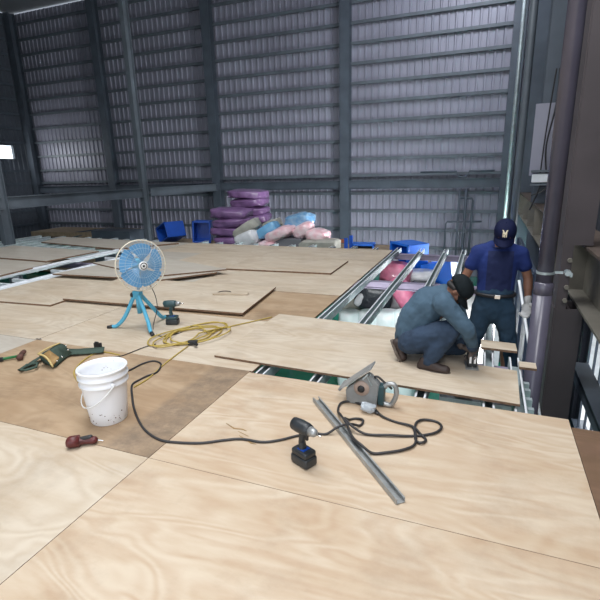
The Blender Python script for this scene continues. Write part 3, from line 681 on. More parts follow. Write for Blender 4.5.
# things at the left back
bm = NB(); box(bm, (0, 0, 0), (1.75, .8, 2.3)); o = obj('cabinet', bm, 'steel', None, loc=(-12.4, 13.2, -1.45)); tag(o, 'dark teal cabinet behind the deck, left of the fan', 'cabinet')
lf = thing('material_pile', 'dim pile of boards at the far left back, below the beam', 'pile', (-17, 16.0, GZ))
for i in range(7):
    bm = NB(); box(bm, (random.uniform(-.8, .8), random.uniform(-.4, .4), .2 + i * .26), (6.5 - .3 * i, 1.8, .2), Matrix.Rotation(random.uniform(-.05, .05), 3, 'Z')); obj('board', bm, 'girder_dirt' if i % 2 else 'wood', lf)
bm = NB(); tube(bm, [(-1.0, -.8, 1.7), (1.6, -.7, 2.0)], .03, 6); tube(bm, [(0, -.9, 1.6), (2.2, -.7, 2.05)], .03, 6); obj('rod', bm, 'steel', lf)

# ================================================================== FAN
fan = thing('tripod_fan', 'blue tripod industrial fan with wire cage', 'fan', (-3.28, 3.70, 0.0))
hub = V((-.045, 0, .355))
for k, (px, py) in enumerate(((112, 328), (152, 335), (166, 318))):
    q = PZ(px, py) - V((-3.28, 3.70, 0)); q.z = .016
    if k == 2: q.y = min(q.y, .42)
    top = hub + V((q.x * .1, q.y * .1, .0))
    mid = V((q.x * .55, q.y * .55, .13)); m2 = V((q.x * .82, q.y * .82, .03))
    bm = NB(); tube(bm, spline([top, mid, m2, q], 6), [.021] * 12 + [.019] * 7, 10)
    lg = obj('leg', bm, 'fanblue', fan, True)
    bm = NB(); dd = (q - m2).normalized(); tube(bm, [q - dd * .01, q + dd * .045], .021, 10); obj('foot_cap', bm, 'black', lg, True)
bm = NB(); tube(bm, [hub + V((0, 0, -.2)), hub + V((0, 0, .03))], .026, 12); box(bm, hub, (.09, .07, .09), bev=.012); obj('hub', bm, 'fanblue', fan, True)
bm = NB(); tube(bm, [hub + V((-.06, -.02, .0)), hub + V((-.035, -.02, 0))], .028, 12); obj('knob', bm, 'black', fan, True)
bm = NB(); tube(bm, [hub + V((0, 0, .03)), hub + V((.01, .06, .14))], .016, 10)
tube(bm, [hub + V((.01, .06, .14)), hub + V((.03, .05, .31))], .016, 10); obj('neck', bm, 'fancage', fan, True)
C = V((.045, -.01, .675)); ax = V((.88, -.47, .05)).normalized()       # facing the camera
A_, B_, _ = frame(ax)
def onface(r, th, dpt): return C + (A_ * math.cos(th) + B_ * math.sin(th)) * r + ax * dpt
bm = NB(); tube(bm, [C - ax * .02, C - ax * .05, C - ax * .15, C - ax * .18], [.06, .07, .065, .03], 16); obj('motor', bm, 'fanblue', fan, True)
for k in range(5):
    bm = NB(); th0 = k * 2 * PI / 5; rows = []
    for i in range(7):
        r = .045 + (.225 - .045) * i / 6; hw = .32 + .33 * math.sin(PI * min(1, i / 5.2) * .5)
        if i == 6: hw *= .8
        row = []
        for j in range(6):
            t = -1 + 2 * j / 5
            row.append((onface(r, th0 + t * hw + .25 * i / 6, .022 + t * .018), onface(r, th0 + t * hw + .25 * i / 6, .019 + t * .018)))
        rows.append(row)
    vt = [[(bm.verts.new(a), bm.verts.new(b_)) for a, b_ in row] for row in rows]
    for i in range(6):
        for j in range(5):
            for s in (0, 1):
                q4 = (vt[i][j][s], vt[i + 1][j][s], vt[i + 1][j + 1][s], vt[i][j + 1][s])
                bm.faces.new(q4 if s == 0 else q4[::-1])
    obj('blade', bm, 'fanblade', fan, True)
bm = NB(); lathe(bm, [(0, .065), (.02, .065), (.03, .05), (.03, .02), (0, .02)], 16, C, ax); obj('spinner', bm, 'cream', fan, True)
bm = NB()
for r in (.258,): tube(bm, [onface(r, 2 * PI * k / 48, .02) for k in range(48)], .0065, 6, closed=True)
obj('outer_ring', bm, 'cream', fan, True)
bm = NB()
for k in range(40):
    th = 2 * PI * k / 40
    tube(bm, spline([onface(.045, th, .085), onface(.12, th + .12, .082), onface(.22, th + .2, .06), onface(.258, th + .22, .02)], 3), .0016, 4)
for r, dz in ((.12, .083), (.18, .071)): tube(bm, [onface(r, 2 * PI * k / 36, dz) for k in range(36)], .002, 4, closed=True)
w = obj('front_grille', bm, 'fancage', fan); w['kind'] = 'stuff'
bm = NB()
for k in range(32):
    th = 2 * PI * k / 32
    tube(bm, spline([onface(.06, th, -.09), onface(.15, th, -.08), onface(.23, th, -.05), onface(.258, th, .02)], 3), .0016, 4)
w = obj('rear_grille', bm, 'fancage', fan); w['kind'] = 'stuff'
bm = NB(); lathe(bm, [(0, .09), (.04, .09), (.048, .082), (.048, .078), (0, .078)], 24, C, ax); bd = obj('badge', bm, 'white', fan, True)
bm = NB(); lathe(bm, [(.028, .0915), (.034, .0925), (.036, .0915)], 24, C, ax); lathe(bm, [(0, .094), (.012, .094), (.012, .088)], 16, C, ax); obj('badge_ring', bm, 'black', bd, True)

# ================================================================== cables & hose
def floorline(pix, z=.006, dz=None): return [PZ(a, b_, z) for a, b_ in pix]
def cable(name, pts, r, m, label, cat, n=6):
    bm = NB(); tube(bm, spline(pts, 7), r, n); o = obj(name, bm, m, None, True); return tag(o, label, cat)
p = [fan.location + C - ax * .15 + V((0, 0, -.05)), fan.location + V((.03, .14, .4)), fan.location + V((.09, .12, .2))] + [PZ(a, b_, .005) for a, b_ in ((153, 328), (160, 336), (172, 335), (182, 332))]
cable('fan_cord', p, .0045, 'cable', 'thin black cord hanging from the fan to the yellow coil', 'cord')
cable('extension_cord', floorline([(103, 358), (112, 357), (121, 356), (132, 352), (145, 347), (156, 344)], .005), .004, 'cable', 'thin black cord between bucket and yellow coil', 'cord')
big_px = [(120, 373), (130, 370), (142, 364), (153, 361), (161, 364), (157, 372), (147, 376), (139, 380), (132, 385), (132, 395), (134, 408), (139, 421), (146, 431), (158, 439), (172, 442), (200, 443), (225, 440), (242, 439), (262, 442), (280, 440), (296, 436), (312, 433), (326, 434), (338, 432), (350, 429), (360, 425.5), (363, 421), (356, 418.5), (349, 420), (345, 424), (352, 431), (366, 434.5), (390, 436), (414, 436), (434, 433.5), (441.5, 428), (437, 422), (424, 420), (416, 424), (415, 436), (417, 442), (422, 443.5), (426, 440), (421, 435), (412, 427), (396, 422), (383, 417), (376, 411), (373, 405)]
pts = floorline(big_px, .007)
_a = PZ(316, 401, 0); _d = (PZ(372, 469, 0) - _a).normalized()
for q in pts:
    if ((q - _a) - _d * (q - _a).dot(_d)).length < .06 and (q - _a).dot(_d) > 0: q.z = .042
for i, q in enumerate(pts[26:], 26): q.z += .003 * (i % 3)
pts += [PY(372.5, 398, 2.83), PY(372.3, 388, 2.83), PY(373, 380, 2.83), PY(377, 376.5, 2.82), PY(384, 382, 2.82), PY(392, 389, 2.82)]
cable('power_cable', pts, .0078, 'cable', 'thick black power cable winding from bucket to the saw', 'cable', 8)
loop2 = [(378, 414), (366, 407), (355, 402), (346, 401.5), (340, 404), (338, 411), (341, 420), (347, 429), (350, 437), (354, 444), (361, 450), (372, 453), (386, 452.5), (402, 450), (414, 445), (416, 436), (413, 427)]
lp2 = floorline(loop2, .011)
for q in lp2:
    if ((q - _a) - _d * (q - _a).dot(_d)).length < .06: q.z = .045
cable('power_cable', lp2, .0078, 'cable', 'second black cable loop in front of the saw', 'cable', 8)
# yellow coil
bm = NB(); pts = []
cc = PZ(190, 336, 0); e1 = (PZ(222, 330, 0) - PZ(157, 342, 0)) / 2; e1.z = 0
e2 = V((-.12, .23, 0))
for k in range(150):
    t = k / 150 * 2 * PI * 5.2; jit = 1 + .13 * math.sin(k * .37) ; lap = int(t / (2 * PI))
    ctr = cc + V((.07 * math.sin(lap * 2.1), .05 * math.cos(lap * 1.3), 0)) + (e1 * -.28 if lap % 2 else e1 * .1)
    sc = (.72 if lap % 2 else .98) * jit
    q = ctr + e1 * math.cos(t) * sc + e2 * math.sin(t) * (.8 if lap % 2 else 1) * jit; q.z = .008 + .005 * lap + .004 * math.sin(k); pts.append(q)
tube(bm, pts, .0072, 6)
yc = thing('air_hose', 'coiled yellow hose lying in front of the cordless drill', 'hose'); obj('coil', bm, 'yellow', yc, True)
bm = NB(); tube(bm, spline(floorline([(218, 330), (232, 326), (250, 322), (272, 317)], .008), 6), .006, 6); obj('loose_end', bm, 'yellow', yc, True)
bm = NB(); tube(bm, spline(floorline([(188, 346), (176, 355), (162, 366), (150, 377), (141, 383), (134, 387)], .006), 6), .0055, 6)
tube(bm, spline(floorline([(120, 355), (100, 352), (84, 360), (74, 372), (79, 383)], .006), 6), .0055, 6); obj('thin_line', bm, 'yellow', yc, True)
q = PZ(193, 345, .0)
bm = NB(); box(bm, (q.x, q.y, .025), (.09, .045, .04), Matrix.Rotation(.4, 3, 'Z'), .008); tube(bm, [(q.x + .03, q.y - .03, .03), (q.x + .08, q.y - .05, .03)], .014, 8); obj('plug', bm, 'black', yc)

# ================================================================== BUCKET
bk = thing('bucket', 'white plastic bucket with ribs and wire handle, speckled with dirt', 'bucket', (-2.235, 2.08, 0), rot=(0, 0, 0)); bk.scale = (.72, .72, .93)
HB = .40
bm = NB(); pr = [(0, .004), (.155, 0), (.160, .006)]
for z in (.1, .2, .28): pr.append((.160 + .05 * z / HB, z))
pr += [(.199, .285), (.212, .29), (.213, .30), (.201, .305), (.201, .335), (.217, .34), (.217, .352), (.203, .356), (.206, .385), (.216, .39), (.216, .402), (.204, .404), (.196, .36), (.152, .02), (0, .016)]
lathe(bm, pr, 48); obj('bucket_body', bm, 'white_plastic', bk, True)
for s in (-1, 1):
    bm = NB(); tube(bm, [(s * -.2 * .9, s * .2 * .43, .31), (s * -.232 * .9, s * .232 * .43, .31)], .016, 12); obj('ear', bm, 'white_plastic', bk, True)
ea = V((.18, -.086, .31)); eb_ = V((-.18, .086, .31)); side = V((-.43, -.9, 0)).normalized()
ea = V((.2, -.1, .31)); eb_ = V((-.2, .1, .31))
pts = []
for k in range(21):
    t = PI * k / 20; base = (ea + eb_) / 2 + (ea - eb_) / 2 * math.cos(t) * 1.08
    pts.append(base + (side * .21 + V((0, 0, -.16))) * math.sin(t))
bm = NB(); tube(bm, pts, .005, 6); obj('handle', bm, 'white', bk, True)
bm = NB(); random.seed(5)
for k in range(46):
    th = random.uniform(0, 2 * PI); z = random.choice([random.uniform(.25, .385), random.uniform(.02, .1)]); r = (.152 + (.198 - .152) * (z / .38))
    if z < .12: r = .1615 + .05 * z / HB + .0005; th = random.uniform(PI, 2 * PI)
    s = random.uniform(.002, .006); ell(bm, (r * math.cos(th), r * math.sin(th), z), (s, s, s * .7), seg=6, rings=4)
w = obj('dirt_specks', bm, 'rust', bk); w['kind'] = 'stuff'

# ================================================================== TOOLS
def impact_driver(loc, rz, dark, label, scale=1.0):
    t = thing('cordless_driver', label, 'drill', loc, rz); t.scale = (scale,) * 3
    bm = NB(); box(bm, (0, 0, .03), (.125, .085, .055), bev=.012); obj('battery', bm, 'blackpl', t, True)
    bm = NB(); box(bm, (0, 0, .072), (.115, .08, .035), bev=.012); obj('battery_mount', bm, dark, t, True)
    bm = NB(); chain(bm, [(-.005, 0, .085), (-.012, 0, .13), (.0, 0, .185)], [.024, .021, .025], .8); obj('handle', bm, dark, t, True)
    bm = NB(); tube(bm, [(-.075, 0, .212), (-.068, 0, .214), (-.03, 0, .216), (.03, 0, .218), (.055, 0, .219)], [.022, .034, .038, .036, .030], 16); obj('motor_housing', bm, dark, t, True)
    bm = NB(); tube(bm, [(.055, 0, .219), (.09, 0, .220), (.10, 0, .22)], [.027, .021, .012], 14); ch = obj('chuck', bm, 'alu', t, True)
    bm = NB(); tube(bm, [(.1, 0, .22), (.135, 0, .221)], .004, 6); obj('bit', bm, 'chrome', ch, True)
    bm = NB(); box(bm, (.028, 0, .17), (.016, .014, .035), bev=.004); obj('trigger', bm, 'black', t)
    bm = NB(); box(bm, (.0, 0, .0905), (.05, .05, .004), bev=.001); obj('side_label', bm, 'blue', t)
    return t
impact_driver(PZ(304, 463, 0), -.45, 'blackpl', 'black cordless impact driver standing in front, nearest the camera', 1.02)
impact_driver(PZ(173, 324, 0), .3, 'tealdk', 'dark cordless drill standing between fan and yellow hose', 1.05)

# circular saw resting upside on its housing
sw = thing('circular_saw', 'grey circular saw lying upended with tilted base plate', 'saw', (-.70, 2.83, 0)); sw.scale = (.84, .84, .84)
def S(px, py, y=2.85): q = PY(px, py, y); return q - V((-.72, 2.85, 0))
a0 = S(337, 394) ; a1 = S(370, 367)
a0 = V((-.165, 0, .125)); a1 = V((.09, 0, .34))
dd = (a1 - a0); ang = math.atan2(dd.z, dd.x)
bm = NB(); box(bm, (a0 + a1) / 2, (dd.length, .17, .012), Matrix.Rotation(-ang, 3, 'Y'), .002); box(bm, a0, (.02, .17, .02), Matrix.Rotation(-ang, 3, 'Y')); obj('base_plate', bm, 'alu', sw)
bm = NB()
poly = [(-.115, -.05, .0), (.13, -.05, .0), (.15, -.05, .2), (.06, -.05, .275), (-.125, -.05, .12)]
top = [bm.verts.new(p_) for p_ in poly]; bot = [bm.verts.new((p_[0], .03, p_[2])) for p_ in poly]
bm.faces.new(top[::-1]); bm.faces.new(bot)
for k in range(5): bm.faces.new((top[k], top[(k + 1) % 5], bot[(k + 1) % 5], bot[k]))
bmesh.ops.recalc_face_normals(bm, faces=bm.faces); bmesh.ops.bevel(bm, geom=list(bm.edges), offset=.008, segments=2, affect='EDGES')
obj('blade_guard', bm, 'sawgrey', sw)
bm = NB(); lathe(bm, [(0, .062), (.058, .062), (.065, .05), (.065, .045), (0, .045)], 32, (.01, 0, .15), (0, -1, 0)); obj('gear_cover', bm, 'sawbody', sw, True)
bm = NB(); lathe(bm, [(0, .075), (.028, .075), (.03, .07), (.03, .06), (0, .06)], 24, (.01, 0, .15), (0, -1, 0)); obj('arbor_nut', bm, 'black', sw, True)
bm = NB(); lathe(bm, [(0, 0), (.04, 0), (.05, .02), (.05, .12), (.04, .14), (0, .14)], 24, (.1, .02, .09), (.2, .98, 0)); obj('motor', bm, 'sawgrey', sw, True)
bm = NB(); box(bm, (.165, -.0, .1), (.05, .08, .17), bev=.012); obj('motor_grip', bm, 'tealdk', sw)
bm = NB(); tube(bm, spline([(.17, -.01, .03), (.235, -.01, .02), (.27, -.01, .07), (.285, -.01, .14), (.265, -.01, .20), (.215, -.01, .20), (.19, -.01, .17)], 6), [.02] * 37, 12); obj('handle', bm, 'alu', sw, True)
bm = NB(); tube(bm, [(.05, -.06, .28), (.095, -.06, .19)], .005, 6); tube(bm, [(.07, -.03, .28), (.115, -.03, .18)], .005, 6); tube(bm, [(.03, -.09, .25), (.07, -.09, .3)], .006, 6); obj('depth_bracket', bm, 'galv', sw)
q = PZ(368, 408, .03)
bag('plastic_bag', (q.x, q.y, .035), (.10, .07, .05), 'bagclear', 'crumpled clear plastic bag in front of the saw', (0, .1, 0), 77, .25, .7)
# loose stud
s0 = PZ(316, 401, 0); s1 = PZ(372, 469, 0); dv = (s1 - s0).normalized(); Ls = (s1 - s0).length * 1.35
st = NB(); L2 = Ls / 2
box(st, (0, 0, .003), (Ls, .046, .003)); box(st, (0, .023, .016), (Ls, .003, .028)); box(st, (0, -.023, .016), (Ls, .003, .028)); box(st, (0, .019, .03), (Ls, .008, .002)); box(st, (0, -.019, .03), (Ls, .008, .002))
o = obj('metal_stud', st, 'alu', None, loc=(s0 + dv * L2)); o.rotation_euler.z = math.atan2(dv.y, dv.x); tag(o, 'loose galvanised channel lying in front of the saw', 'metal channel')
# hammer, left edge
hm = thing('hammer', 'hammer with green handle and rusty head at the left edge', 'hammer', PZ(22, 358, 0), math.atan2((PZ(22, 358) - PZ(0, 362)).y, (PZ(22, 358) - PZ(0, 362)).x))
bm = NB(); tube(bm, [(-.34, 0, .022), (-.2, 0, .022), (-.01, 0, .025)], [.017, .014, .011], 10); obj('handle', bm, 'greenh', hm, True)
bm = NB(); tube(bm, [(-.34, 0, .022), (-.14, 0, .022)], .0185, 10); obj('grip', bm, 'blackpl', hm, True)
bm = NB(); tube(bm, [(-.01, -.075, .03), (-.01, -.05, .03), (0, -.045, .03), (.0, .03, .03), (.012, .06, .03), (.02, .085, .03)], [.028, .028, .018, .02, .022, .02], 12); obj('head', bm, 'rust', hm, True)
# tool belt
tb = thing('tool_belt', 'green canvas tool belt with tan-lined pouch behind the bucket', 'tool belt', (0, 0, 0))
def ribbon(name, pix, wd, m, z0=.004, up=None):
    pts = spline([PZ(a, b_, z) for a, b_, z in pix], 5); bm = NB(); prev = None
    for i, q in enumerate(pts):
        d = (pts[min(i + 1, len(pts) - 1)] - pts[max(i - 1, 0)]).normalized(); s = V((0, 0, 1)).cross(d)
        if s.length < .01: s = V((1, 0, 0))
        s.normalize(); tilt = V((0, 0, .35)) + s; tilt.normalize()
        r = [bm.verts.new(q + tilt * wd / 2), bm.verts.new(q - tilt * wd / 2), bm.verts.new(q - tilt * wd / 2 + V((0, 0, .007))), bm.verts.new(q + tilt * wd / 2 + V((0, 0, .007)))]
        if prev:
            for k in range(4): bm.faces.new((prev[k], r[k], r[(k + 1) % 4], prev[(k + 1) % 4]))
        else: bm.faces.new(r[::-1])
        prev = r
    bm.faces.new(prev); bmesh.ops.recalc_face_normals(bm, faces=bm.faces)
    return obj(name, bm, m, tb, True)
ribbon('belt_strap', [(66, 352, .04), (78, 352, .03), (92, 351, .03), (104, 350, .03)], .075, 'canvas')
ribbon('belt_strap', [(44, 355, .05), (36, 360, .03), (28, 366, .02), (19, 370, .012)], .085, 'canvas')
bm = NB(); q = PZ(29, 367, .015); tube(bm, [PZ(20, 370, .03), PZ(27, 365, .035), PZ(38, 363, .035), PZ(36, 367, .03), PZ(26, 370, .025)], .012, 6, closed=True); obj('loop', bm, 'canvas', tb, True)
# pouch: tan-lined open front, green back
Pp = lambda a, b_, z: PZ(a, b_, z)
bm = NB()
A0 = [Pp(38, 355, .10), Pp(53, 367.5, .02), Pp(65, 356, .03), Pp(72, 352, .04), Pp(65, 344, .13), Pp(59, 343, .14)]
cen = sum(A0, V()) / 6
mid = cen + V((0, -.02, .06))
top = [bm.verts.new(v) for v in A0]; bot = [bm.verts.new(V((v.x, v.y + .03, .006))) for v in A0]; mt = bm.verts.new(mid)
for k in range(6):
    bm.faces.new((top[k], top[(k + 1) % 6], mt)); bm.faces.new((top[k], bot[k], bot[(k + 1) % 6], top[(k + 1) % 6]))
bm.faces.new(bot[::-1]); bmesh.ops.recalc_face_normals(bm, faces=bm.faces)
bmesh.ops.bevel(bm, geom=list(bm.edges), offset=.008, segments=2, affect='EDGES'); obj('pouch', bm, 'canvas', tb, True)
bm = NB(); B0 = [Pp(42, 355, .115), Pp(53, 364.5, .045), Pp(59, 357, .085), Pp(49, 350, .15)]
prism(bm, B0, .012); obj('pouch_lining', bm, ['leather', 'leather'], tb)
bm = NB(); tube(bm, spline([Pp(38, 354, .12), Pp(46, 357, .11), Pp(53, 367, .035)], 4), .008, 6); tube(bm, spline([Pp(38, 354, .12), Pp(48, 348, .145), Pp(60, 343, .145)], 4), .007, 6); obj('edge_trim', bm, 'trim', tb, True)
bm = NB(); c_ = PZ(98, 346, .05); box(bm, c_, (.07, .015, .06), Matrix.Rotation(.4, 3, 'Z')); box(bm, c_ + V((0, -.01, .02)), (.04, .012, .05)); obj('buckle', bm, 'black', tb)
for (a, b_) in ((62, 357), (68, 350), (57, 361), (66, 346)):
    bm = NB(); ell(bm, Pp(a, b_, .09 if b_ < 352 else .06), .008, seg=8, rings=6); obj('rivet', bm, 'chrome', tb, True)
# small red tool
rt = thing('tape_measure', 'dark red and black hand tool on the deck before the bucket', 'hand tool', PZ(78, 446, 0), .35); rt.scale = (.8, .8, .8)
bm = NB(); tube(bm, [(-.06, -.02, .045), (-.045, -.02, .045), (.02, .0, .045), (.035, 0, .045)][:3], [.035, .045, .045], 18); o_ = obj('drum', bm, 'red', rt, True)
bm = NB(); lathe(bm, [(0, .006), (.028, .006), (.032, 0), (0, 0)], 18, (-.062, -.02, .045), (-1, -.2, .1)); obj('drum_cap', bm, 'black', rt, True)
bm = NB(); chain(bm, [(.01, 0, .04), (.05, .015, .035), (.11, .03, .032)], [.034, .027, .032], .9); box(bm, (.08, .02, .055), (.06, .03, .02), bev=.006); blob('handle', bm, 'red', rt, .005, 2)
bm = NB(); chain(bm, [(.03, .01, .055), (.09, .025, .06)], [.018, .02], .9); obj('grip_pad', bm, 'black', rt, True)
bm = NB(); tube(bm, [(.13, .035, .03), (.175, .045, .015)], .004, 6); obj('tip', bm, 'chrome', rt)
bm = NB(); box(bm, (0, 0, .006), (.05, .02, .012), bev=.002); ell(bm, (.03, .01, .008), .009, seg=8, rings=5); o = obj('metal_bit', bm, 'chrome', None, loc=PZ(38, 340, 0)); tag(o, 'tiny shiny metal fitting on the deck seam above the tool belt', 'fitting')

# ================================================================== PEOPLE
def hand(bm, wrist, d, palm_n, thumb_side, curl=.5, s=1.0):
    """palm, four unequal bent fingers and a side thumb; d points from wrist to fingers, palm_n out of the palm"""
    d = V(d).normalized(); pn = V(palm_n); pn = (pn - d * pn.dot(d)).normalized(); sd = d.cross(pn) * thumb_side
    w0 = V(wrist); pc = w0 + d * .045 * s
    capsule(bm, w0, w0 + d * .07 * s, .026 * s, .036 * s, .48, sd)
    capsule(bm, w0 + d * .05 * s - sd * .012 * s, w0 + d * .072 * s - sd * .012 * s, .03 * s, .03 * s, .5, sd)
    for k, (off, ln) in enumerate(((.030, .92), (.010, 1.0), (-.010, .95), (-.029, .78))):
        b0 = w0 + d * .082 * s + sd * off * s; a = 0; pts = [b0]; c_ = curl * (1 + .12 * k)
        for j, seg in enumerate((.036, .025, .020)):
            a += c_ * (.6 if j == 0 else 1.0)
            pts.append(pts[-1] + (d * math.cos(a) + pn * math.sin(a)) * seg * ln * s)
        chain(bm, [b0 - d * .02 * s] + pts, [.0105 * s, .0105 * s, .0098 * s, .009 * s, .008 * s])
    t0 = w0 + d * .022 * s + sd * .026 * s; t1 = t0 + (d * .55 + sd * .75 + pn * .25).normalized() * .036 * s
    t2 = t1 + (d * .85 + sd * .15 + pn * .45).normalized() * .030 * s; t3 = t2 + (d * .8 - sd * .1 + pn * .6).normalized() * .022 * s
    chain(bm, [t0 - sd * .01 * s, t1, t2, t3], [.016 * s, .0125 * s, .011 * s, .009 * s])
def head_mesh(bm, c, fwd, up, s=1.0):
    """skull, jaw, nose, brows, cheeks, ears on a head centred at c looking along fwd"""
    f = V(fwd).normalized(); u = V(up); u = (u - f * u.dot(f)).normalized(); r = f.cross(u)
    R = Matrix((r, f, u)).transposed()
    T = lambda x, y, z: V(c) + R @ V((x, y, z)) * s
    ell(bm, T(0, -.012, .025), (.078 * s, .096 * s, .092 * s), R); ell(bm, T(0, .012, -.035), (.062 * s, .074 * s, .075 * s), R)
    capsule(bm, T(-.03, .045, -.075), T(.03, .045, -.075), .026 * s, .026 * s); ell(bm, T(0, .062, -.085), (.026 * s, .022 * s, .022 * s), R)
    capsule(bm, T(0, .082, .02), T(0, .104, -.022), .010 * s, .014 * s); ell(bm, T(-.013, .09, -.024), (.010 * s,) * 3); ell(bm, T(.013, .09, -.024), (.010 * s,) * 3)
    capsule(bm, T(-.04, .076, .034), T(.04, .076, .034), .012 * s, .012 * s)
    for e in (-1, 1):
        ell(bm, T(e * .045, .055, -.018), (.024 * s, .022 * s, .022 * s), R); ell(bm, T(e * .079, -.005, -.005), (.009 * s, .021 * s, .032 * s), R)
    capsule(bm, T(-.018, .083, -.05), T(.018, .083, -.05), .008 * s, .008 * s)
    return T, R
def cap_mesh(parent, T, R, m, s=1.0, back=False):
    bm = NB()
    n = 28; rings = []
    for i in range(9):
        ph = PI / 2 * i / 8; zz = .035 + .085 * math.sin(ph); rr = math.cos(ph) ** .8
        rings.append([T(.089 * rr * math.cos(2 * PI * k / n), -.010 + .108 * rr * math.sin(2 * PI * k / n), zz) for k in range(n)] if i < 8 else [T(0, -.01, .121)])
    low = [T(.089 * math.cos(2 * PI * k / n), -.010 + .108 * math.sin(2 * PI * k / n), .008) for k in range(n)]
    rings = [low] + rings
    vr = [[bm.verts.new(p_) for p_ in r] for r in rings]
    for A, B in zip(vr, vr[1:]):
        for k in range(n):
            if len(B) == 1: bm.faces.new((A[k], A[(k + 1) % n], B[0]))
            else: bm.faces.new((A[k], A[(k + 1) % n], B[(k + 1) % n], B[k]))
    bmesh.ops.solidify(bm, geom=list(bm.faces), thickness=-.003)
    cp = obj('cap', bm, m, parent, True)
    bm = NB(); rows = []
    for i in range(6):
        t = i / 5; row = []
        for j in range(11):
            a = PI * (.12 + .76 * j / 10); x = .088 * math.cos(a); y0 = -.010 + .106 * math.sin(a)
            y = y0 + t * .075 * math.sin(a) ** .7; z = .016 + .01 * math.sin(a) - .028 * t - .02 * (x / .088) ** 2
            row.append(bm.verts.new(T(x * (1 + .02 * t), y, z)))
        rows.append(row)
    for i in range(5):
        for j in range(10): bm.faces.new((rows[i][j], rows[i + 1][j], rows[i + 1][j + 1], rows[i][j + 1]))
    bmesh.ops.solidify(bm, geom=list(bm.faces), thickness=.005)
    obj('brim', bm, m, cp, True)
    bm = NB(); ell(bm, T(0, -.01, .122), .007 * s, seg=8, rings=6); obj('button', bm, m, cp, True)
    return cp
def face_bits(parent, T, R, s=1.0):
    for e in (-1, 1):
        bm = NB(); ell(bm, T(e * .031, .074, .008), (.012 * s, .009 * s, .007 * s), R, 12, 8); obj('eye', bm, 'eye', parent, True)
        bm = NB(); ell(bm, T(e * .031, .0825, .008), (.0045 * s, .002 * s, .0045 * s), R, 8, 6); obj('pupil', bm, 'black', parent, True)
    bm = NB(); ell(bm, T(0, .088, -.05), (.022 * s, .007 * s, .007 * s), R, 12, 6); obj('mouth', bm, 'lips', parent, True)
    bm = NB()
    capsule(bm, T(-.07, -.03, .0), T(-.05, -.075, -.02), .022 * s, .024 * s); capsule(bm, T(.07, -.03, .0), T(.05, -.075, -.02), .022 * s, .024 * s); capsule(bm, T(-.05, -.075, -.02), T(.05, -.075, -.02), .026 * s, .026 * s)
    blob('hair', bm, 'hair', parent, .007, 2)

# ---- standing man
SP = V((.135, 4.42, -.56))
ps = thing('person', 'man standing behind in navy cap, blue t-shirt and dark jeans, head bowed', 'person', SP)
bm = NB()
hc = V((.035, -.105, 1.555)); hf = V((-.05, -.80, -.60)); hu = V((0, -.6, .8))
T, R = head_mesh(bm, hc, hf, hu)
capsule(bm, (0, .0, 1.40), (.025, -.05, 1.50), .06, .055)
chain(bm, [(0, 0, 1.0), (0, 0, 1.2), (0, 0, 1.34)], [.13, .14, .13], .7, (1, 0, 0))
Rs = [(-.165, 0, 1.385), (-.265, .01, 1.13), (-.31, -.20, .97)]          # his right arm, reaching forward
Ls = [(.18, 0, 1.385), (.262, .03, 1.15), (.275, -.02, .955)]
for A in (Rs, Ls):
    chain(bm, [V(A[0]) * .5 + V((0, 0, .69)), A[0]], [.05, .045], 1); chain(bm, A, [.043, .041, .028]); capsule(bm, V(A[1]), V(A[1]).lerp(V(A[2]), .45), .041, .04)
for s in (-1, 1): chain(bm, [(s * .08, 0, .95), (s * .13, -.01, .5), (s * .17, .02, .1)], [.07, .05, .04])
body = blob('body', bm, 'skin', ps, .0085, 3)
face_bits(ps, T, R)
# t-shirt
bm = NB()
chain(bm, [(0, 0, .985), (0, .005, 1.12), (0, .005, 1.30)], [.158, .16, .172], .68, (1, 0, 0))
capsule(bm, (-.155, 0, 1.375), (.165, 0, 1.375), .07, .07); capsule(bm, (-.05, .0, 1.42), (.06, 0, 1.42), .062, .062); capsule(bm, (-.17, 0, 1.375), (-.02, 0, 1.43), .066, .055); capsule(bm, (.18, 0, 1.375), (.03, 0, 1.43), .066, .055)
for A in (Rs, Ls):
    p0 = V(A[0]); p1 = V(A[1]); capsule(bm, p0 + V((0, 0, -.015)), p0.lerp(p1, .50), .068, .064)
tee = blob('t_shirt', bm, 'tee', ps, .009, 3, .014, .07)
# dark front panel of the shirt
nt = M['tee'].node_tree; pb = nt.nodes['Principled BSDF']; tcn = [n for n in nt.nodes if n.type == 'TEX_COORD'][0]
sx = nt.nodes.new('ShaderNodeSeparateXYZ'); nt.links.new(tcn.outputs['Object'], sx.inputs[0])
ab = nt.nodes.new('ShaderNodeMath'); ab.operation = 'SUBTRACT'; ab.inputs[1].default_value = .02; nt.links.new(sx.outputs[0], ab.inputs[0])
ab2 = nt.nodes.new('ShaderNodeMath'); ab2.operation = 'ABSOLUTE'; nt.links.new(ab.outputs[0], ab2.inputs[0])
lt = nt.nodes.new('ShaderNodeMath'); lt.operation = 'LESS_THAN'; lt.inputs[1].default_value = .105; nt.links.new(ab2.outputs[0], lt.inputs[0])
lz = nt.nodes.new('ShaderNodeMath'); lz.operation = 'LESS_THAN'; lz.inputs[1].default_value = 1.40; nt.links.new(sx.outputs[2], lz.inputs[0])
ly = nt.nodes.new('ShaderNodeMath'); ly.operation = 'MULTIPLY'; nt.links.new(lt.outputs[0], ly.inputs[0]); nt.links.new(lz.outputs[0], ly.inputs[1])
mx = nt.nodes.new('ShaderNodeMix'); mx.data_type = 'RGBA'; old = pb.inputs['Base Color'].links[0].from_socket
nt.links.new(old, mx.inputs['A']); mx.inputs['B'].default_value = (.005, .012, .062, 1); nt.links.new(ly.outputs[0], mx.inputs['Factor']); nt.links.new(mx.outputs['Result'], pb.inputs['Base Color'])
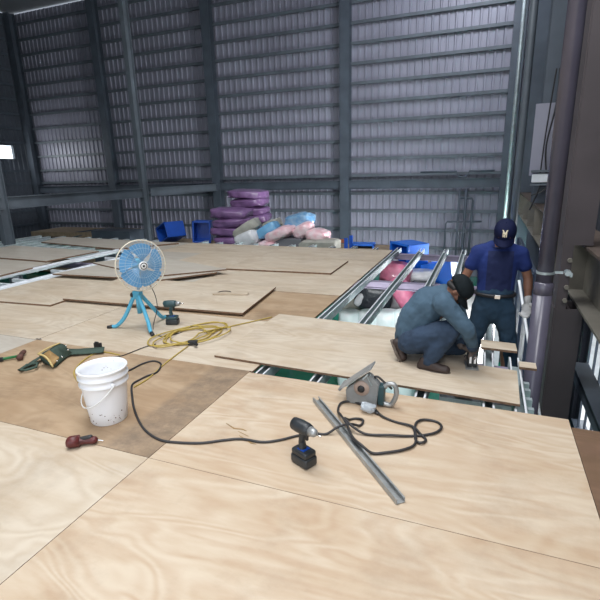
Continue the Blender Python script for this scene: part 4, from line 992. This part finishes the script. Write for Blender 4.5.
bm = NB(); capsule(bm, (-.052, -.02, 1.455), (.06, -.02, 1.455), .01, .01); tube(bm, [V((.005 + .062 * math.cos(2 * PI * k / 24), -.022 + .062 * math.sin(2 * PI * k / 24), 1.452 - .022 * (1 - math.sin(2 * PI * k / 24)) / 2 * 1.2)) for k in range(24)], .008, 6, closed=True); obj('collar', bm, 'tee_dk', tee, True)
# jeans
bm = NB()
chain(bm, [(0, 0, .98), (0, .005, .88)], [.165, .172], .72, (1, 0, 0))
for s, kn, an in ((-1, (-.155, -.03, .50), (-.215, .03, .11)), (1, (.165, -.02, .50), (.215, .05, .11))):
    chain(bm, [(s * .085, 0, .86), kn, an], [.098, .072, .058]); capsule(bm, V((s * .085, 0, .86)), V((s * .085, 0, .86)).lerp(V(kn), .45), .1, .09)
blob('jeans', bm, 'jeans', ps, .01, 3, .02, .08)
bm = NB(); tube(bm, [V((.168 * math.cos(2 * PI * k / 36), .122 * math.sin(2 * PI * k / 36), 1.0)) for k in range(36)], .016, 8, closed=True); bl = obj('belt', bm, 'belt', ps, True); bl.scale = (1, 1, 1)
bm = NB(); box(bm, (.02, -.138, 1.0), (.05, .01, .036), bev=.003); obj('buckle', bm, 'chrome', bl)
# gloves
bm = NB(); capsule(bm, V(Ls[2]) + V((0, .004, .03)), V(Ls[2]), .031, .030); hand(bm, Ls[2], (-.03, -.12, -1), (-.5, -.8, 0), -1, .6, 1.12); blob('glove', bm, 'glove', ps, .0038, 2)
bm = NB(); capsule(bm, V(Rs[2]) + V((.01, .03, .02)), V(Rs[2]), .031, .030); hand(bm, Rs[2], (-.25, -.8, -.55), (0, .3, -1), -1, .6); blob('glove', bm, 'glove', ps, .0038, 2)
cp = cap_mesh(ps, T, R, 'cap')
# cap emblem: two interlaced letters
for ch, off in (('N', .0), ('Y', .004)):
    cu = bpy.data.curves.new('emblem', 'FONT'); cu.body = ch; cu.size = .05 if ch == 'N' else .066; cu.extrude = .0015; cu.offset = .0012; cu.align_x = 'CENTER'; cu.align_y = 'CENTER'
    tmp = bpy.data.objects.new('tmp', cu); COL.objects.link(tmp); me = bpy.data.meshes.new_from_object(tmp); COL.objects.unlink(tmp); bpy.data.objects.remove(tmp)
    for v in me.vertices:
        x, z = v.co.x, v.co.y + (off if ch == 'Y' else 0)
        zz = .072 + z; ph = math.asin(min(.98, max(0, (zz - .035) / .085))); rr = math.cos(ph) ** .8
        yb = -.010 + .108 * rr * math.sqrt(max(0, 1 - (x / (.089 * max(rr, .4))) ** 2)) + .004 + (v.co.z if v.co.z > 0 else 0)
        v.co = T(-x, yb, zz) if R.determinant() < 0 else T(x, yb, zz)
    me.materials.append(M['logo']); eo = bpy.data.objects.new('emblem', me); COL.objects.link(eo); eo.parent = cp
def shoe(parent, heel, toe, up=(0, 0, 1), w=.045):
    h_ = V(heel); t_ = V(toe); d = (t_ - h_).normalized(); u = V(up); u = (u - d * u.dot(d)).normalized(); r = d.cross(u); L = (t_ - h_).length
    bm = NB(); capsule(bm, h_ + d * .04 + u * .045, t_ - d * .045 + u * .04, .036, .040, .9, r); capsule(bm, h_ + d * .04 + u * .04, h_ + d * .06 + u * .09, .037, .035); capsule(bm, h_ + d * .07 + u * .075, t_ - d * .09 + u * .045, .034, .036)
    s_ = blob('shoe', bm, 'shoe', parent, .006, 3)
    bm = NB(); n = 20; ring = []
    for k in range(n):
        a = 2 * PI * k / n; x = math.cos(a); y = math.sin(a); ring.append(h_ + d * (L / 2 + x * L / 2) + r * (y * (.044 if x > -.1 else .036)))
    top = [bm.verts.new(p_ + u * .022) for p_ in ring]; bot = [bm.verts.new(p_ + u * .001) for p_ in ring]
    bm.faces.new(top); bm.faces.new(bot[::-1])
    for k in range(n): bm.faces.new((top[k], bot[k], bot[(k + 1) % n], top[(k + 1) % n]))
    bmesh.ops.recalc_face_normals(bm, faces=bm.faces); obj('sole', bm, 'sole', s_)
    return s_
shoe(ps, (-.215, .07, 0), (-.24, -.19, 0)); shoe(ps, (.215, .09, 0), (.25, -.17, 0))
# trestle the standing man is on
tp = thing('step_platform', 'low work platform hidden below the standing man', 'platform', (.12, 4.5, GZ))
ph_ = SP.z - GZ
bm = NB(); box(bm, (0, 0, ph_ - .02), (.8, .6, .04)); obj('tread', bm, 'alu', tp)
for sx_ in (-.36, .36):
    for sy_ in (-.25, .25):
        bm = NB(); box(bm, (sx_, sy_, (ph_ - .04) / 2), (.05, .05, ph_ - .04)); obj('leg', bm, 'alu', tp)
# two thin pale poles leaning behind him
for k, (a_, b_, lb) in enumerate((((519, 280), (530, 352), 'thin pale pole leaning beside the white glove'),)):
    la = PY(*a_, 5.1 + .3 * k); l2 = PY(*b_, 4.9 + .3 * k); dl = l2 - la; l2 = la + dl * ((GZ + .02 - la.z) / dl.z)
    bm = NB(); tube(bm, [V(), l2 - la], .014, 8); o = obj('metal_pole', bm, 'galv_w', None, True, la); tag(o, lb, 'pole')

# ---- crouching man
CP = V((-.33, 3.68, .02))
pc = thing('person', 'man crouching in grey-blue work shirt and dark cap, cutting the board', 'person', CP)
def q_(x, y, z): return V((x, y, z)) - CP
bm = NB()
hc = q_(-.150, 3.62, .645); hf = V((.50, -.12, -.84)); hu = V((.84, -.05, .50))
T, R = head_mesh(bm, hc, hf, hu, .98)
capsule(bm, q_(-.27, 3.66, .58), q_(-.18, 3.64, .62), .06, .055)
spn = [q_(-.47, 3.68, .22), q_(-.42, 3.68, .38), q_(-.28, 3.67, .53)]
chain(bm, spn, [.12, .125, .12], .9, (0, 1, 0))
Ra = [q_(-.235, 3.50, .555), q_(-.055, 3.47, .385), q_(-.01, 3.60, .19)]
La = [q_(-.215, 3.84, .55), q_(-.12, 3.88, .33), q_(-.10, 3.67, .175)]
for A in (Ra, La): chain(bm, [spn[2], A[0], A[1], A[2]], [.09, .05, .038, .028])
RL = [q_(-.47, 3.58, .21), q_(-.185, 3.52, .35), q_(-.33, 3.50, .09)]
LL = [q_(-.47, 3.77, .20), q_(-.12, 3.84, .11), q_(-.50, 3.66, .12)]
for A in (RL, LL): chain(bm, A, [.08, .055, .036])
blob('body', bm, 'skin', pc, .0085, 3)
face_bits(pc, T, R, .98)
cap_mesh(pc, T, R, 'capg')
# shirt
bm = NB()
chain(bm, [q_(-.49, 3.68, .25), q_(-.455, 3.68, .38), q_(-.36, 3.675, .50), q_(-.25, 3.67, .555)], [.145, .150, .150, .125], .98, (0, 1, 0))
capsule(bm, q_(-.245, 3.54, .56), q_(-.225, 3.80, .56), .085, .085); capsule(bm, q_(-.24, 3.66, .60), q_(-.195, 3.65, .61), .075, .07)
for A in (Ra, La): chain(bm, [A[0], A[1], A[1].lerp(A[2], .78)], [.077, .060, .045])
capsule(bm, q_(-.50, 3.60, .17), q_(-.44, 3.56, .24), .05, .06); capsule(bm, q_(-.54, 3.68, .16), q_(-.53, 3.68, .28), .09, .10)
sh = blob('work_shirt', bm, 'work', pc, .009, 3, .022, .07)
for A in (Ra, La):
    bm = NB(); d = (A[2] - A[1]).normalized(); tube(bm, [A[2] - d * .06, A[2] - d * .005], [.045, .041], 14); obj('cuff', bm, 'trousers', sh, True)
# trousers
bm = NB()
capsule(bm, q_(-.50, 3.62, .185), q_(-.50, 3.75, .185), .105, .105)
chain(bm, RL, [.108, .082, .055]); capsule(bm, RL[0].lerp(RL[1], .2), RL[0].lerp(RL[1], .75), .112, .095); capsule(bm, RL[1].lerp(RL[2], .15), RL[1].lerp(RL[2], .8), .082, .068)
chain(bm, LL, [.105, .078, .055]); capsule(bm, LL[0].lerp(LL[1], .2), LL[0].lerp(LL[1], .75), .1, .085)
blob('trousers', bm, 'trousers', pc, .009, 3, .02, .06)
shoe(pc, q_(-.42, 3.50, .001), q_(-.155, 3.46, .001))
shoe(pc, q_(-.655, 3.60, .19), q_(-.56, 3.585, .004), (.9, 0, .35))
# hands around the tool
bm = NB(); capsule(bm, Ra[2] + V((0, 0, .02)), Ra[2], .03, .028); hand(bm, Ra[2], (.02, .28, -.75), (-.6, .6, .0), 1, .75, 1.1); blob('glove', bm, 'gloveg', pc, .0038, 2)
bm = NB(); capsule(bm, La[2] + V((-.01, .02, .02)), La[2], .03, .028); hand(bm, La[2], (.8, -.12, -.3), (.3, -.4, -.6), -1, .7, 1.1); blob('glove', bm, 'gloveg', pc, .0038, 2)
# jigsaw
jg = thing('jigsaw', 'small black power jigsaw held on the board by the crouching man', 'saw', (-.012, 3.655, .021), .1); jg.scale = (1.3, 1.15, 1.35)
bm = NB(); box(bm, (0, 0, .003), (.075, .15, .005), bev=.001); obj('base_plate', bm, 'alu', jg)
bm = NB(); box(bm, (0, 0, .05), (.06, .1, .085), bev=.014); tube(bm, [(0, .02, .08), (0, .03, .15)], [.03, .026], 14); obj('motor_body', bm, 'blackpl', jg, True)
bm = NB(); box(bm, (-.012, -.053, .055), (.012, .006, .04)); box(bm, (.014, -.053, .055), (.012, .006, .04)); obj('label_plate', bm, 'white', jg)
bm = NB(); box(bm, (0, -.055, -.015), (.003, .008, .07)); obj('blade', bm, 'chrome', jg)
